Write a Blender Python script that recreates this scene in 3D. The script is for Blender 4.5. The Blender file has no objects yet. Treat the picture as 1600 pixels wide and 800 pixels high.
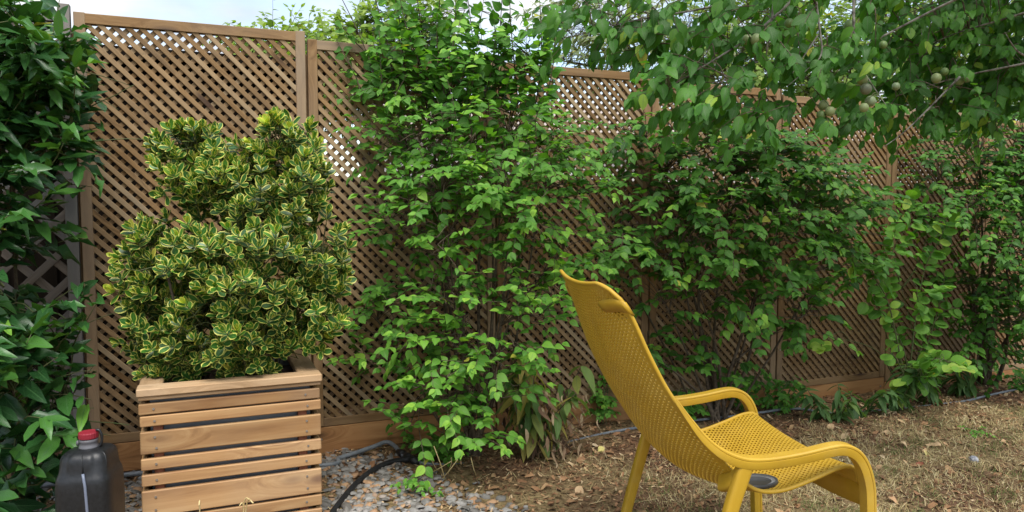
import bpy, bmesh, math, random
import numpy as np
from mathutils import Vector, Matrix, noise as mnoise
from mathutils.bvhtree import BVHTree
random.seed(11); np.random.seed(11)
R = math.radians
scene = bpy.context.scene
COL = scene.collection

# ------------------------------------------------------------------ camera, sky, sun, exposure
F, PITCH, CZ = 1155.0, R(3.9), 1.25          # focal length in photo pixels, downward pitch, eye height
cam = bpy.data.cameras.new('camera')
cam.sensor_width = 36.0; cam.lens = 36.0 * F / 1600.0
cam.clip_start = 0.05; cam.clip_end = 2000.0
cam_ob = bpy.data.objects.new('camera', cam); COL.objects.link(cam_ob)
cam_ob.location = (0, 0, CZ); cam_ob.rotation_euler = (math.pi / 2 - PITCH, 0, 0)
scene.camera = cam_ob
CAM = Vector((0, 0, CZ))

SUN_EL, SUN_AZ = R(62), R(168)               # azimuth from +Y clockwise: high behind the camera, a little to its right
world = bpy.data.worlds.new('World'); scene.world = world; world.use_nodes = True
wn, wl = world.node_tree.nodes, world.node_tree.links
bg = wn['Background']; bg.inputs['Strength'].default_value = 0.10
sky = wn.new('ShaderNodeTexSky'); sky.sky_type = 'NISHITA'; sky.sun_disc = False
sky.sun_elevation = SUN_EL; sky.sun_rotation = SUN_AZ
sky.air_density = 1.0; sky.dust_density = 1.0; sky.ozone_density = 1.0
tc = wn.new('ShaderNodeTexCoord'); mp = wn.new('ShaderNodeMapping')
mp.inputs['Scale'].default_value = (1.0, 1.0, 2.2); mp.inputs['Location'].default_value = (0.35, 0.2, 0.1)
nz = wn.new('ShaderNodeTexNoise'); nz.inputs['Scale'].default_value = 3.2; nz.inputs['Detail'].default_value = 8; nz.inputs['Roughness'].default_value = 0.55
rp = wn.new('ShaderNodeValToRGB'); rp.color_ramp.elements[0].position = 0.38; rp.color_ramp.elements[1].position = 0.58
nz2 = wn.new('ShaderNodeTexNoise'); nz2.inputs['Scale'].default_value = 5.0; nz2.inputs['Detail'].default_value = 6
cr = wn.new('ShaderNodeValToRGB')
cr.color_ramp.elements[0].color = (2.9, 3.15, 3.65, 1); cr.color_ramp.elements[1].color = (5.2, 5.2, 5.2, 1)
cr.color_ramp.elements[0].position = 0.3; cr.color_ramp.elements[1].position = 0.65
mx = wn.new('ShaderNodeMixRGB')
gain = wn.new('ShaderNodeMixRGB'); gain.blend_type = 'MULTIPLY'; gain.inputs[0].default_value = 1.0; gain.inputs[2].default_value = (1.3, 1.26, 1.18, 1)
wl.new(tc.outputs['Generated'], mp.inputs['Vector']); wl.new(mp.outputs[0], nz.inputs['Vector']); wl.new(mp.outputs[0], nz2.inputs['Vector'])
wl.new(nz.outputs['Fac'], rp.inputs[0]); wl.new(nz2.outputs['Fac'], cr.inputs[0])
wl.new(rp.outputs[0], mx.inputs[0]); wl.new(sky.outputs[0], gain.inputs[1]); wl.new(gain.outputs[0], mx.inputs[1]); wl.new(cr.outputs[0], mx.inputs[2])
wl.new(mx.outputs[0], bg.inputs['Color'])

sl = bpy.data.lights.new('sun', 'SUN'); sl.energy = 2.0; sl.angle = R(38); sl.color = (1.0, 0.96, 0.9)
so = bpy.data.objects.new('sun', sl); COL.objects.link(so)
sdir = Vector((math.sin(SUN_AZ) * math.cos(SUN_EL), math.cos(SUN_AZ) * math.cos(SUN_EL), math.sin(SUN_EL)))
so.rotation_euler = sdir.to_track_quat('Z', 'Y').to_euler(); so.location = sdir * 20
vs = scene.view_settings
vs.view_transform = 'Standard'; vs.look = 'None'; vs.gamma = 1.0; vs.use_curve_mapping = False
vs.exposure = 1.32
scene.cycles.max_bounces = 6; scene.cycles.transmission_bounces = 4; scene.cycles.diffuse_bounces = 4

# ------------------------------------------------------------------ placing helpers
FD = Vector((0.922, 0.387, 0)).normalized()       # direction of the fence
FN = Vector((FD.y, -FD.x, 0))                     # its normal, towards the garden
FP = Vector((-1.745, 3.10, 0))
FANG = math.atan2(FD.y, FD.x)

def ray(px, py):
    a, b = (px - 800) / F, -(py - 400) / F
    return Vector((a, math.cos(PITCH) + b * math.sin(PITCH), -math.sin(PITCH) + b * math.cos(PITCH)))

def at(px, py, D):
    d = ray(px, py); return CAM + d * (D / d.y)

def to_px(x, y, z):
    zc = y * math.cos(PITCH) - (z - CZ) * math.sin(PITCH); yc = y * math.sin(PITCH) + (z - CZ) * math.cos(PITCH)
    return 800 + F * x / zc, 400 - F * yc / zc

def gz(x, y):
    t = (x - FP.x) * FD.x + (y - FP.y) * FD.y
    return 0.095 - 0.0165 * max(-4.0, min(t, 8.0))

def on_ground(px, py, up=0.0):
    d = ray(px, py); s = 2.0
    for _ in range(30):
        p = CAM + d * s
        s *= (CZ - gz(p.x, p.y)) / max(1e-4, (CZ - p.z)) if p.z < CZ else 1.5
    p = CAM + d * s; p.z += up
    return p

def fence_pt(t, off=0.0, z=0.0):                  # t along the fence, off towards the garden
    p = FP + FD * t + FN * off; return Vector((p.x, p.y, z))

def fence_off(p):
    return (p - FP).dot(FN)

# ------------------------------------------------------------------ object helpers
def link(o, parent=None):
    COL.objects.link(o)
    if parent is not None: o.parent = parent
    return o

def thing(name, label, cat, loc=(0, 0, 0), rotz=0.0, group=None):
    o = bpy.data.objects.new(name, None); COL.objects.link(o)
    o.empty_display_size = 0.1
    o.location = loc; o.rotation_euler = (0, 0, rotz); tag(o, label, cat, group)
    return o

def tag(o, label, cat, group=None):
    o['label'] = label; o['category'] = cat
    if group: o['group'] = group
    return o

def mesh_from_bm(name, bm, mat, smooth=False):
    me = bpy.data.meshes.new(name)
    bm.normal_update(); bm.to_mesh(me); bm.free()
    if mat: me.materials.append(mat)
    if smooth: me.polygons.foreach_set('use_smooth', [True] * len(me.polygons))
    return me

def obj(name, me, parent=None, M=None):
    o = bpy.data.objects.new(name, me); link(o, parent)
    if M is not None: o.matrix_basis = M
    return o

def bar_mesh(name, L, W, T, mat, bevel=0.0015, wob=0.0):
    """bar along X, centred; W along Z, T along Y"""
    bm = bmesh.new(); bmesh.ops.create_cube(bm, size=1.0)
    for v in bm.verts: v.co = Vector((v.co.x * L, v.co.y * T, v.co.z * W))
    if bevel: bmesh.ops.bevel(bm, geom=list(bm.edges), offset=bevel, segments=1, affect='EDGES')
    return mesh_from_bm(name, bm, mat)

def mesh_np(name, V, faces, mat, smooth=True, uv=None, tone=None):
    """V (n,3); faces (m,k) all with k corners"""
    V = np.asarray(V, np.float32); faces = np.asarray(faces, np.int32)
    me = bpy.data.meshes.new(name); m, k = faces.shape
    me.vertices.add(len(V)); me.vertices.foreach_set('co', V.ravel())
    me.loops.add(m * k); me.loops.foreach_set('vertex_index', faces.ravel())
    me.polygons.add(m); me.polygons.foreach_set('loop_start', np.arange(0, m * k, k, dtype=np.int32))
    if smooth: me.polygons.foreach_set('use_smooth', np.ones(m, bool))
    if uv is not None:
        l = me.uv_layers.new(name='UVMap'); l.data.foreach_set('uv', np.asarray(uv, np.float32)[faces.ravel()].ravel())
    if tone is not None:
        a = me.attributes.new('tone', 'FLOAT', 'POINT'); a.data.foreach_set('value', np.asarray(tone, np.float32))
    me.update(calc_edges=True); me.validate()
    if mat: me.materials.append(mat)
    return me

def tube_np(paths, seg=6):
    """paths: list of (points, radii) -> V, faces"""
    V = []; Fc = []; n0 = 0
    for pts, rad in paths:
        pts = [Vector(p) for p in pts]; n = len(pts)
        ref = None
        for i, p in enumerate(pts):
            t = (pts[min(i + 1, n - 1)] - pts[max(i - 1, 0)])
            if t.length < 1e-9: t = Vector((0, 0, 1))
            t.normalize()
            if ref is None: ref = t.orthogonal()
            ref = (ref - t * ref.dot(t))
            if ref.length < 1e-6: ref = t.orthogonal()
            ref.normalize(); b = t.cross(ref)
            r = rad[i] if hasattr(rad, '__len__') else rad
            for k in range(seg):
                a = 2 * math.pi * k / seg
                V.append(p + (ref * math.cos(a) + b * math.sin(a)) * r)
        for i in range(n - 1):
            for k in range(seg):
                k2 = (k + 1) % seg
                Fc.append((n0 + i * seg + k, n0 + i * seg + k2, n0 + (i + 1) * seg + k2, n0 + (i + 1) * seg + k))
        n0 += n * seg
        # cap ends with a centre point
        for e in (0, n - 1):
            V.append(pts[e]); base = n0 - n * seg + e * seg if e == 0 else n0 - seg
            base = (n0 - n * seg) if e == 0 else (n0 - seg)
            pass
        a0 = n0 - n * seg; a1 = n0 - seg
        for k in range(seg):
            k2 = (k + 1) % seg
            Fc.append((n0, a0 + k2, a0 + k, n0)); Fc.append((n0 + 1, a1 + k, a1 + k2, n0 + 1))
        n0 += 2
    return V, Fc

def tubes_mesh(name, paths, mat, seg=6):
    V, Fc = tube_np(paths, seg)
    me = bpy.data.meshes.new(name)
    Fc = [f if f[0] != f[3] else f[:3] for f in Fc]
    me.from_pydata([tuple(v) for v in V], [], Fc)
    me.polygons.foreach_set('use_smooth', [True] * len(me.polygons))
    me.materials.append(mat); me.update()
    return me

def spline(pts, n=8):
    """Catmull-Rom through pts"""
    P = [Vector(p) for p in pts]; out = []
    for i in range(len(P) - 1):
        p0, p1, p2, p3 = P[max(i - 1, 0)], P[i], P[i + 1], P[min(i + 2, len(P) - 1)]
        for k in range(n):
            t = k / n
            out.append(0.5 * ((2 * p1) + (p2 - p0) * t + (2 * p0 - 5 * p1 + 4 * p2 - p3) * t * t + (3 * p1 - p0 - 3 * p2 + p3) * t ** 3))
    out.append(P[-1]); return out

# ------------------------------------------------------------------ materials
def new_mat(name):
    m = bpy.data.materials.new(name); m.use_nodes = True
    nt = m.node_tree; return m, nt.nodes, nt.links, nt.nodes['Principled BSDF']

def ramp(nodes, stops):
    r = nodes.new('ShaderNodeValToRGB'); el = r.color_ramp.elements
    el[0].position, el[0].color = stops[0][0], (*stops[0][1], 1)
    el[1].position, el[1].color = stops[-1][0], (*stops[-1][1], 1)
    for p, c in stops[1:-1]:
        e = el.new(p); e.color = (*c, 1)
    return r

def math_node(nodes, links, op, a, b=None, clamp=False):
    n = nodes.new('ShaderNodeMath'); n.operation = op; n.use_clamp = clamp
    for i, v in enumerate((a, b)):
        if v is None: continue
        if isinstance(v, (int, float)): n.inputs[i].default_value = v
        else: links.new(v, n.inputs[i])
    return n.outputs[0]

def wood_mat(name, c_dark, c_mid, c_light, c_knot, rough=0.75, spec=0.3, grey_amt=.55, weather=None, weather_amt=0.4, knots=True, vary=0.35, gscale=1.0):
    m, n, l, b = new_mat(name)
    tc = n.new('ShaderNodeTexCoord'); oi = n.new('ShaderNodeObjectInfo')
    off = n.new('ShaderNodeVectorMath'); off.operation = 'MULTIPLY_ADD'
    comb = n.new('ShaderNodeCombineXYZ')
    for i in range(3): l.new(oi.outputs['Random'], comb.inputs[i])
    off.inputs[1].default_value = (37.0, 11.3, 23.7)
    l.new(comb.outputs[0], off.inputs[0]); l.new(tc.outputs['Object'], off.inputs[2])
    # warp round knots
    vor = n.new('ShaderNodeTexVoronoi'); vor.inputs['Scale'].default_value = 1.0
    mpv = n.new('ShaderNodeMapping'); mpv.inputs['Scale'].default_value = (3.2, 9.0, 9.0)
    l.new(off.outputs[0], mpv.inputs['Vector']); l.new(mpv.outputs[0], vor.inputs['Vector'])
    mp = n.new('ShaderNodeMapping'); mp.inputs['Scale'].default_value = (2.0 * gscale, 34 * gscale, 34 * gscale)
    l.new(off.outputs[0], mp.inputs['Vector'])
    warp = n.new('ShaderNodeVectorMath'); warp.operation = 'MULTIPLY_ADD'
    comb2 = n.new('ShaderNodeCombineXYZ')
    kd = math_node(n, l, 'SUBTRACT', 0.55, vor.outputs['Distance'], True)
    l.new(kd, comb2.inputs[1]); l.new(kd, comb2.inputs[2])
    warp.inputs[1].default_value = (0, 6.0, 6.0); l.new(comb2.outputs[0], warp.inputs[0]); l.new(mp.outputs[0], warp.inputs[2])
    nz = n.new('ShaderNodeTexNoise'); nz.inputs['Scale'].default_value = 1.0; nz.inputs['Detail'].default_value = 6; nz.inputs['Roughness'].default_value = 0.6
    nz.inputs['Distortion'].default_value = 0.4
    l.new(warp.outputs[0] if knots else mp.outputs[0], nz.inputs['Vector'])
    r = ramp(n, [(0.28, c_dark), (0.5, c_mid), (0.72, c_light)]); l.new(nz.outputs['Fac'], r.inputs[0])
    col = r.outputs[0]
    if knots:
        kr = ramp(n, [(0.10, (1, 1, 1)), (0.22, (0, 0, 0))]); l.new(vor.outputs['Distance'], kr.inputs[0])
        mk = n.new('ShaderNodeMixRGB'); mk.inputs[2].default_value = (*c_knot, 1); l.new(kr.outputs[0], mk.inputs[0]); l.new(col, mk.inputs[1]); col = mk.outputs[0]
    if weather:
        nw = n.new('ShaderNodeTexNoise'); nw.inputs['Scale'].default_value = 3.0; nw.inputs['Detail'].default_value = 5
        l.new(off.outputs[0], nw.inputs['Vector'])
        wr = ramp(n, [(0.4, (0, 0, 0)), (0.7, (weather_amt,) * 3)]); l.new(nw.outputs['Fac'], wr.inputs[0])
        mw = n.new('ShaderNodeMixRGB'); mw.inputs[2].default_value = (*weather, 1); l.new(wr.outputs[0], mw.inputs[0]); l.new(col, mw.inputs[1]); col = mw.outputs[0]
    if weather:
        gr = ramp(n, [(.55, (0, 0, 0)), (1, (grey_amt,) * 3)]); l.new(oi.outputs['Random'], gr.inputs[0])
        mg = n.new('ShaderNodeMixRGB'); mg.inputs[2].default_value = (weather[0] * .85, weather[1] * .95, weather[2] * 1.05, 1); l.new(gr.outputs[0], mg.inputs[0]); l.new(col, mg.inputs[1]); col = mg.outputs[0]
    hv = n.new('ShaderNodeHueSaturation')
    v = math_node(n, l, 'MULTIPLY_ADD', oi.outputs['Random'], vary); n.active = None
    vn = [x for x in n if x.type == 'MATH'][-1]; vn.inputs[2].default_value = 1.0 - vary * 0.5
    l.new(v, hv.inputs['Value']); l.new(col, hv.inputs['Color'])
    l.new(hv.outputs[0], b.inputs['Base Color']); b.inputs['Roughness'].default_value = rough
    b.inputs['Specular IOR Level'].default_value = spec
    bp = n.new('ShaderNodeBump'); bp.inputs['Strength'].default_value = 0.35; bp.inputs['Distance'].default_value = 0.002
    l.new(nz.outputs['Fac'], bp.inputs['Height']); l.new(bp.outputs[0], b.inputs['Normal'])
    return m

def leaf_mat(name, stops, vein, rough=0.42, transl=0.3, under=(1.2, 1.15, 1.15), edge=None, spec=0.22, vein_w=0.05, sidevein=0.25):
    """stops: colour by leaf tone 0..1; UV.x across -1..1 (stored 0..1), UV.y along"""
    m, n, l, b = new_mat(name)
    at_ = n.new('ShaderNodeAttribute'); at_.attribute_name = 'tone'
    oi = n.new('ShaderNodeObjectInfo'); sx = n.new('ShaderNodeSeparateColor'); l.new(oi.outputs['Color'], sx.inputs[0])
    tone = math_node(n, l, 'ADD', at_.outputs['Fac'], sx.outputs[0], True)
    stops = stops[:-1] + [(.93, stops[-1][1]), (1, (.42, .40, .06))]
    r = ramp(n, stops); l.new(tone, r.inputs[0]); col = r.outputs[0]
    uv = n.new('ShaderNodeUVMap'); su = n.new('ShaderNodeSeparateXYZ'); l.new(uv.outputs[0], su.inputs[0])
    au = math_node(n, l, 'ABSOLUTE', math_node(n, l, 'MULTIPLY', math_node(n, l, 'SUBTRACT', su.outputs[0], 0.5), 2.0))
    tc = n.new('ShaderNodeTexCoord')
    nz = n.new('ShaderNodeTexNoise'); nz.inputs['Scale'].default_value = 60.0; nz.inputs['Detail'].default_value = 3; l.new(tc.outputs['Object'], nz.inputs['Vector'])
    hs = n.new('ShaderNodeHueSaturation'); l.new(col, hs.inputs['Color'])
    mr = n.new('ShaderNodeMapRange'); mr.inputs['To Min'].default_value = 0.75; mr.inputs['To Max'].default_value = 1.25; l.new(nz.outputs['Fac'], mr.inputs[0]); l.new(mr.outputs[0], hs.inputs['Value'])
    col = hs.outputs[0]
    if edge is not None:
        wob = math_node(n, l, 'MULTIPLY_ADD', nz.outputs['Fac'], 0.35); [x for x in n if x.type == 'MATH'][-1].inputs[2].default_value = -0.17
        e = math_node(n, l, 'ADD', au, wob)
        er = ramp(n, [(0.66, (0, 0, 0)), (0.77, (1, 1, 1))]); l.new(e, er.inputs[0])
        rim = ramp(n, edge); l.new(tone, rim.inputs[0])
        mxe = n.new('ShaderNodeMixRGB'); l.new(er.outputs[0], mxe.inputs[0]); l.new(col, mxe.inputs[1]); l.new(rim.outputs[0], mxe.inputs[2]); col = mxe.outputs[0]
    # midrib and side veins
    mid = ramp(n, [(vein_w * 0.5, (1, 1, 1)), (vein_w * 1.6, (0, 0, 0))]); l.new(au, mid.inputs[0])
    sv = math_node(n, l, 'SUBTRACT', math_node(n, l, 'MULTIPLY', su.outputs[1], 8.0), math_node(n, l, 'MULTIPLY', au, 2.6))
    fr = math_node(n, l, 'ABSOLUTE', math_node(n, l, 'SUBTRACT', math_node(n, l, 'FRACT', sv), 0.5))
    svr = ramp(n, [(0.04, (sidevein,) * 3), (0.14, (0, 0, 0))]); l.new(fr, svr.inputs[0])
    vv = math_node(n, l, 'MAXIMUM', math_node(n, l, 'MULTIPLY', mid.outputs[0], 0.75), svr.outputs[0])
    mv = n.new('ShaderNodeMixRGB'); l.new(vv, mv.inputs[0]); l.new(col, mv.inputs[1]); mv.inputs[2].default_value = (*vein, 1); col = mv.outputs[0]
    geo = n.new('ShaderNodeNewGeometry')
    un = n.new('ShaderNodeMixRGB'); un.blend_type = 'MULTIPLY'; un.inputs[2].default_value = (*under, 1)
    l.new(geo.outputs['Backfacing'], un.inputs[0]); l.new(col, un.inputs[1]); col = un.outputs[0]
    l.new(col, b.inputs['Base Color'])
    rr = n.new('ShaderNodeMapRange'); rr.inputs['To Min'].default_value = rough - 0.08; rr.inputs['To Max'].default_value = rough + 0.14; l.new(nz.outputs['Fac'], rr.inputs[0])
    l.new(rr.outputs[0], b.inputs['Roughness']); b.inputs['Specular IOR Level'].default_value = spec
    bp = n.new('ShaderNodeBump'); bp.inputs['Strength'].default_value = 0.4; bp.inputs['Distance'].default_value = 0.0015
    l.new(svr.outputs[0], bp.inputs['Height']); l.new(bp.outputs[0], b.inputs['Normal'])
    tr = n.new('ShaderNodeBsdfTranslucent')
    tcol = n.new('ShaderNodeMixRGB'); tcol.blend_type = 'MULTIPLY'; tcol.inputs[0].default_value = 1.0; tcol.inputs[2].default_value = (1.5, 1.7, 0.5, 1); l.new(col, tcol.inputs[1]); l.new(tcol.outputs[0], tr.inputs['Color'])
    ms = n.new('ShaderNodeMixShader'); ms.inputs[0].default_value = transl
    l.new(b.outputs[0], ms.inputs[1]); l.new(tr.outputs[0], ms.inputs[2]); l.new(ms.outputs[0], n['Material Output'].inputs['Surface'])
    return m

def plain_mat(name, c, rough=0.6, c2=None, scale=20, spec=0.4, bump=0.0, detail=4, metal=0.0):
    m, n, l, b = new_mat(name)
    tc = n.new('ShaderNodeTexCoord'); nz = n.new('ShaderNodeTexNoise'); nz.inputs['Scale'].default_value = scale; nz.inputs['Detail'].default_value = detail
    l.new(tc.outputs['Object'], nz.inputs['Vector'])
    r = ramp(n, [(0.35, c), (0.65, c2 or tuple(x * 1.15 for x in c))]); l.new(nz.outputs['Fac'], r.inputs[0])
    l.new(r.outputs[0], b.inputs['Base Color']); b.inputs['Roughness'].default_value = rough; b.inputs['Specular IOR Level'].default_value = spec; b.inputs['Metallic'].default_value = metal
    if bump:
        bp = n.new('ShaderNodeBump'); bp.inputs['Strength'].default_value = bump; bp.inputs['Distance'].default_value = 0.003
        l.new(nz.outputs['Fac'], bp.inputs['Height']); l.new(bp.outputs[0], b.inputs['Normal'])
    return m

def tone_mat(name, stops, rough=0.9, transl=0.0, noise_scale=80):
    m, n, l, b = new_mat(name)
    at_ = n.new('ShaderNodeAttribute'); at_.attribute_name = 'tone'
    oi = n.new('ShaderNodeObjectInfo'); sx = n.new('ShaderNodeSeparateColor'); l.new(oi.outputs['Color'], sx.inputs[0])
    tone = math_node(n, l, 'ADD', at_.outputs['Fac'], sx.outputs[0], True)
    r = ramp(n, stops); l.new(tone, r.inputs[0])
    tc = n.new('ShaderNodeTexCoord'); nz = n.new('ShaderNodeTexNoise'); nz.inputs['Scale'].default_value = noise_scale; nz.inputs['Detail'].default_value = 4; l.new(tc.outputs['Object'], nz.inputs['Vector'])
    hs = n.new('ShaderNodeHueSaturation'); l.new(r.outputs[0], hs.inputs['Color'])
    mr = n.new('ShaderNodeMapRange'); mr.inputs['To Min'].default_value = 0.65; mr.inputs['To Max'].default_value = 1.35; l.new(nz.outputs['Fac'], mr.inputs[0]); l.new(mr.outputs[0], hs.inputs['Value'])
    l.new(hs.outputs[0], b.inputs['Base Color']); b.inputs['Roughness'].default_value = rough; b.inputs['Specular IOR Level'].default_value = 0.25
    return m

MW = {}
MW['trellis'] = wood_mat('trellis_wood', (.14, .077, .03), (.255, .15, .062), (.34, .215, .10), (.07, .035, .018), weather=(.34, .25, .15), weather_amt=.6, vary=.5)
MW['stile'] = wood_mat('stile_wood', (.15, .08, .031), (.26, .15, .063), (.34, .21, .095), (.07, .035, .018), weather=(.27, .2, .135), weather_amt=.45)
MW['kick'] = wood_mat('kick_wood', (.19, .085, .03), (.33, .16, .06), (.41, .22, .09), (.06, .025, .01), rough=.65, gscale=.7)
MW['grey'] = wood_mat('weathered_wood', (.10, .078, .06), (.18, .145, .115), (.26, .215, .175), (.05, .035, .025), weather=(.2, .19, .175), weather_amt=.6)
MW['planter'] = wood_mat('planter_wood', (.22, .105, .04), (.36, .20, .082), (.46, .285, .13), (.11, .04, .015), rough=.65, gscale=.75, vary=.35, weather=(.34, .25, .16), weather_amt=.35, grey_amt=.12)
MW['rim'] = wood_mat('planter_rim_wood', (.22, .125, .055), (.35, .215, .105), (.45, .30, .165), (.13, .055, .025), weather=(.38, .3, .21), weather_amt=.5, gscale=.8, grey_amt=.15)
MW['batten'] = wood_mat('batten_wood', (.10, .035, .018), (.17, .06, .03), (.2, .08, .045), (.05, .02, .01))
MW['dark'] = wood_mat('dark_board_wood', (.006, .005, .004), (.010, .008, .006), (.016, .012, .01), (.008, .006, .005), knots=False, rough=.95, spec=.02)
M_STEEL = plain_mat('screw_steel', (.45, .43, .4), .35, (.3, .28, .26), 200, metal=.8)
M_BARK = plain_mat('stem_bark', (.055, .04, .025), .9, (.12, .09, .06), 60, bump=.6)
M_GREENSTEM = plain_mat('green_stem', (.07, .1, .03), .7, (.1, .1, .04), 40)
M_LICHEN = plain_mat('lichen_bark', (.045, .035, .028), .95, (.26, .25, .21), 45, bump=1.0, detail=8)

# ------------------------------------------------------------------ the ground
def build_ground():
    m, n, l, b = new_mat('ground_soil')
    tc = n.new('ShaderNodeTexCoord')
    nz = n.new('ShaderNodeTexNoise'); nz.inputs['Scale'].default_value = 38; nz.inputs['Detail'].default_value = 10; nz.inputs['Roughness'].default_value = .7
    n2 = n.new('ShaderNodeTexNoise'); n2.inputs['Scale'].default_value = 2.2; n2.inputs['Detail'].default_value = 6
    l.new(tc.outputs['Object'], nz.inputs['Vector']); l.new(tc.outputs['Object'], n2.inputs['Vector'])
    r1 = ramp(n, [(.3, (.045, .026, .016)), (.5, (.13, .072, .04)), (.72, (.27, .17, .10))]); l.new(nz.outputs['Fac'], r1.inputs[0])
    r2 = ramp(n, [(.3, (.07, .05, .025)), (.5, (.2, .145, .07)), (.72, (.36, .27, .14))]); l.new(nz.outputs['Fac'], r2.inputs[0])
    rm = ramp(n, [(.42, (0, 0, 0)), (.58, (1, 1, 1))]); l.new(n2.outputs['Fac'], rm.inputs[0])
    mx = n.new('ShaderNodeMixRGB'); l.new(rm.outputs[0], mx.inputs[0]); l.new(r1.outputs[0], mx.inputs[1]); l.new(r2.outputs[0], mx.inputs[2])
    l.new(mx.outputs[0], b.inputs['Base Color']); b.inputs['Roughness'].default_value = .95; b.inputs['Specular IOR Level'].default_value = .15
    bp = n.new('ShaderNodeBump'); bp.inputs['Strength'].default_value = .9; bp.inputs['Distance'].default_value = .012
    l.new(nz.outputs['Fac'], bp.inputs['Height']); l.new(bp.outputs[0], b.inputs['Normal'])
    # fine grid near, coarse ring to the horizon
    xs = [-600, -150, -40, -12] + list(np.arange(-4, 7.01, .08)) + [12, 40, 150, 600]
    ys = [-600, -150, -40, -10] + list(np.arange(-2, 8.01, .08)) + [14, 40, 150, 600]
    V = []; 
    for y in ys:
        for x in xs:
            z = gz(x, y)
            z += .012 * mnoise.noise(Vector((x * 3, y * 3, 0))) + .006 * mnoise.noise(Vector((x * 11, y * 11, 4)))
            if abs(x) > 20 or abs(y) > 20: z -= .05
            V.append((x, y, z))
    nx = len(xs); Fc = [(j * nx + i, j * nx + i + 1, (j + 1) * nx + i + 1, (j + 1) * nx + i) for j in range(len(ys) - 1) for i in range(nx - 1)]
    o = obj('ground', mesh_np('ground', V, Fc, m)); o['kind'] = 'structure'
build_ground()

def gsurf(x, y):
    return gz(x, y) + .012 * mnoise.noise(Vector((x * 3, y * 3, 0))) + .006 * mnoise.noise(Vector((x * 11, y * 11, 4)))

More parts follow.
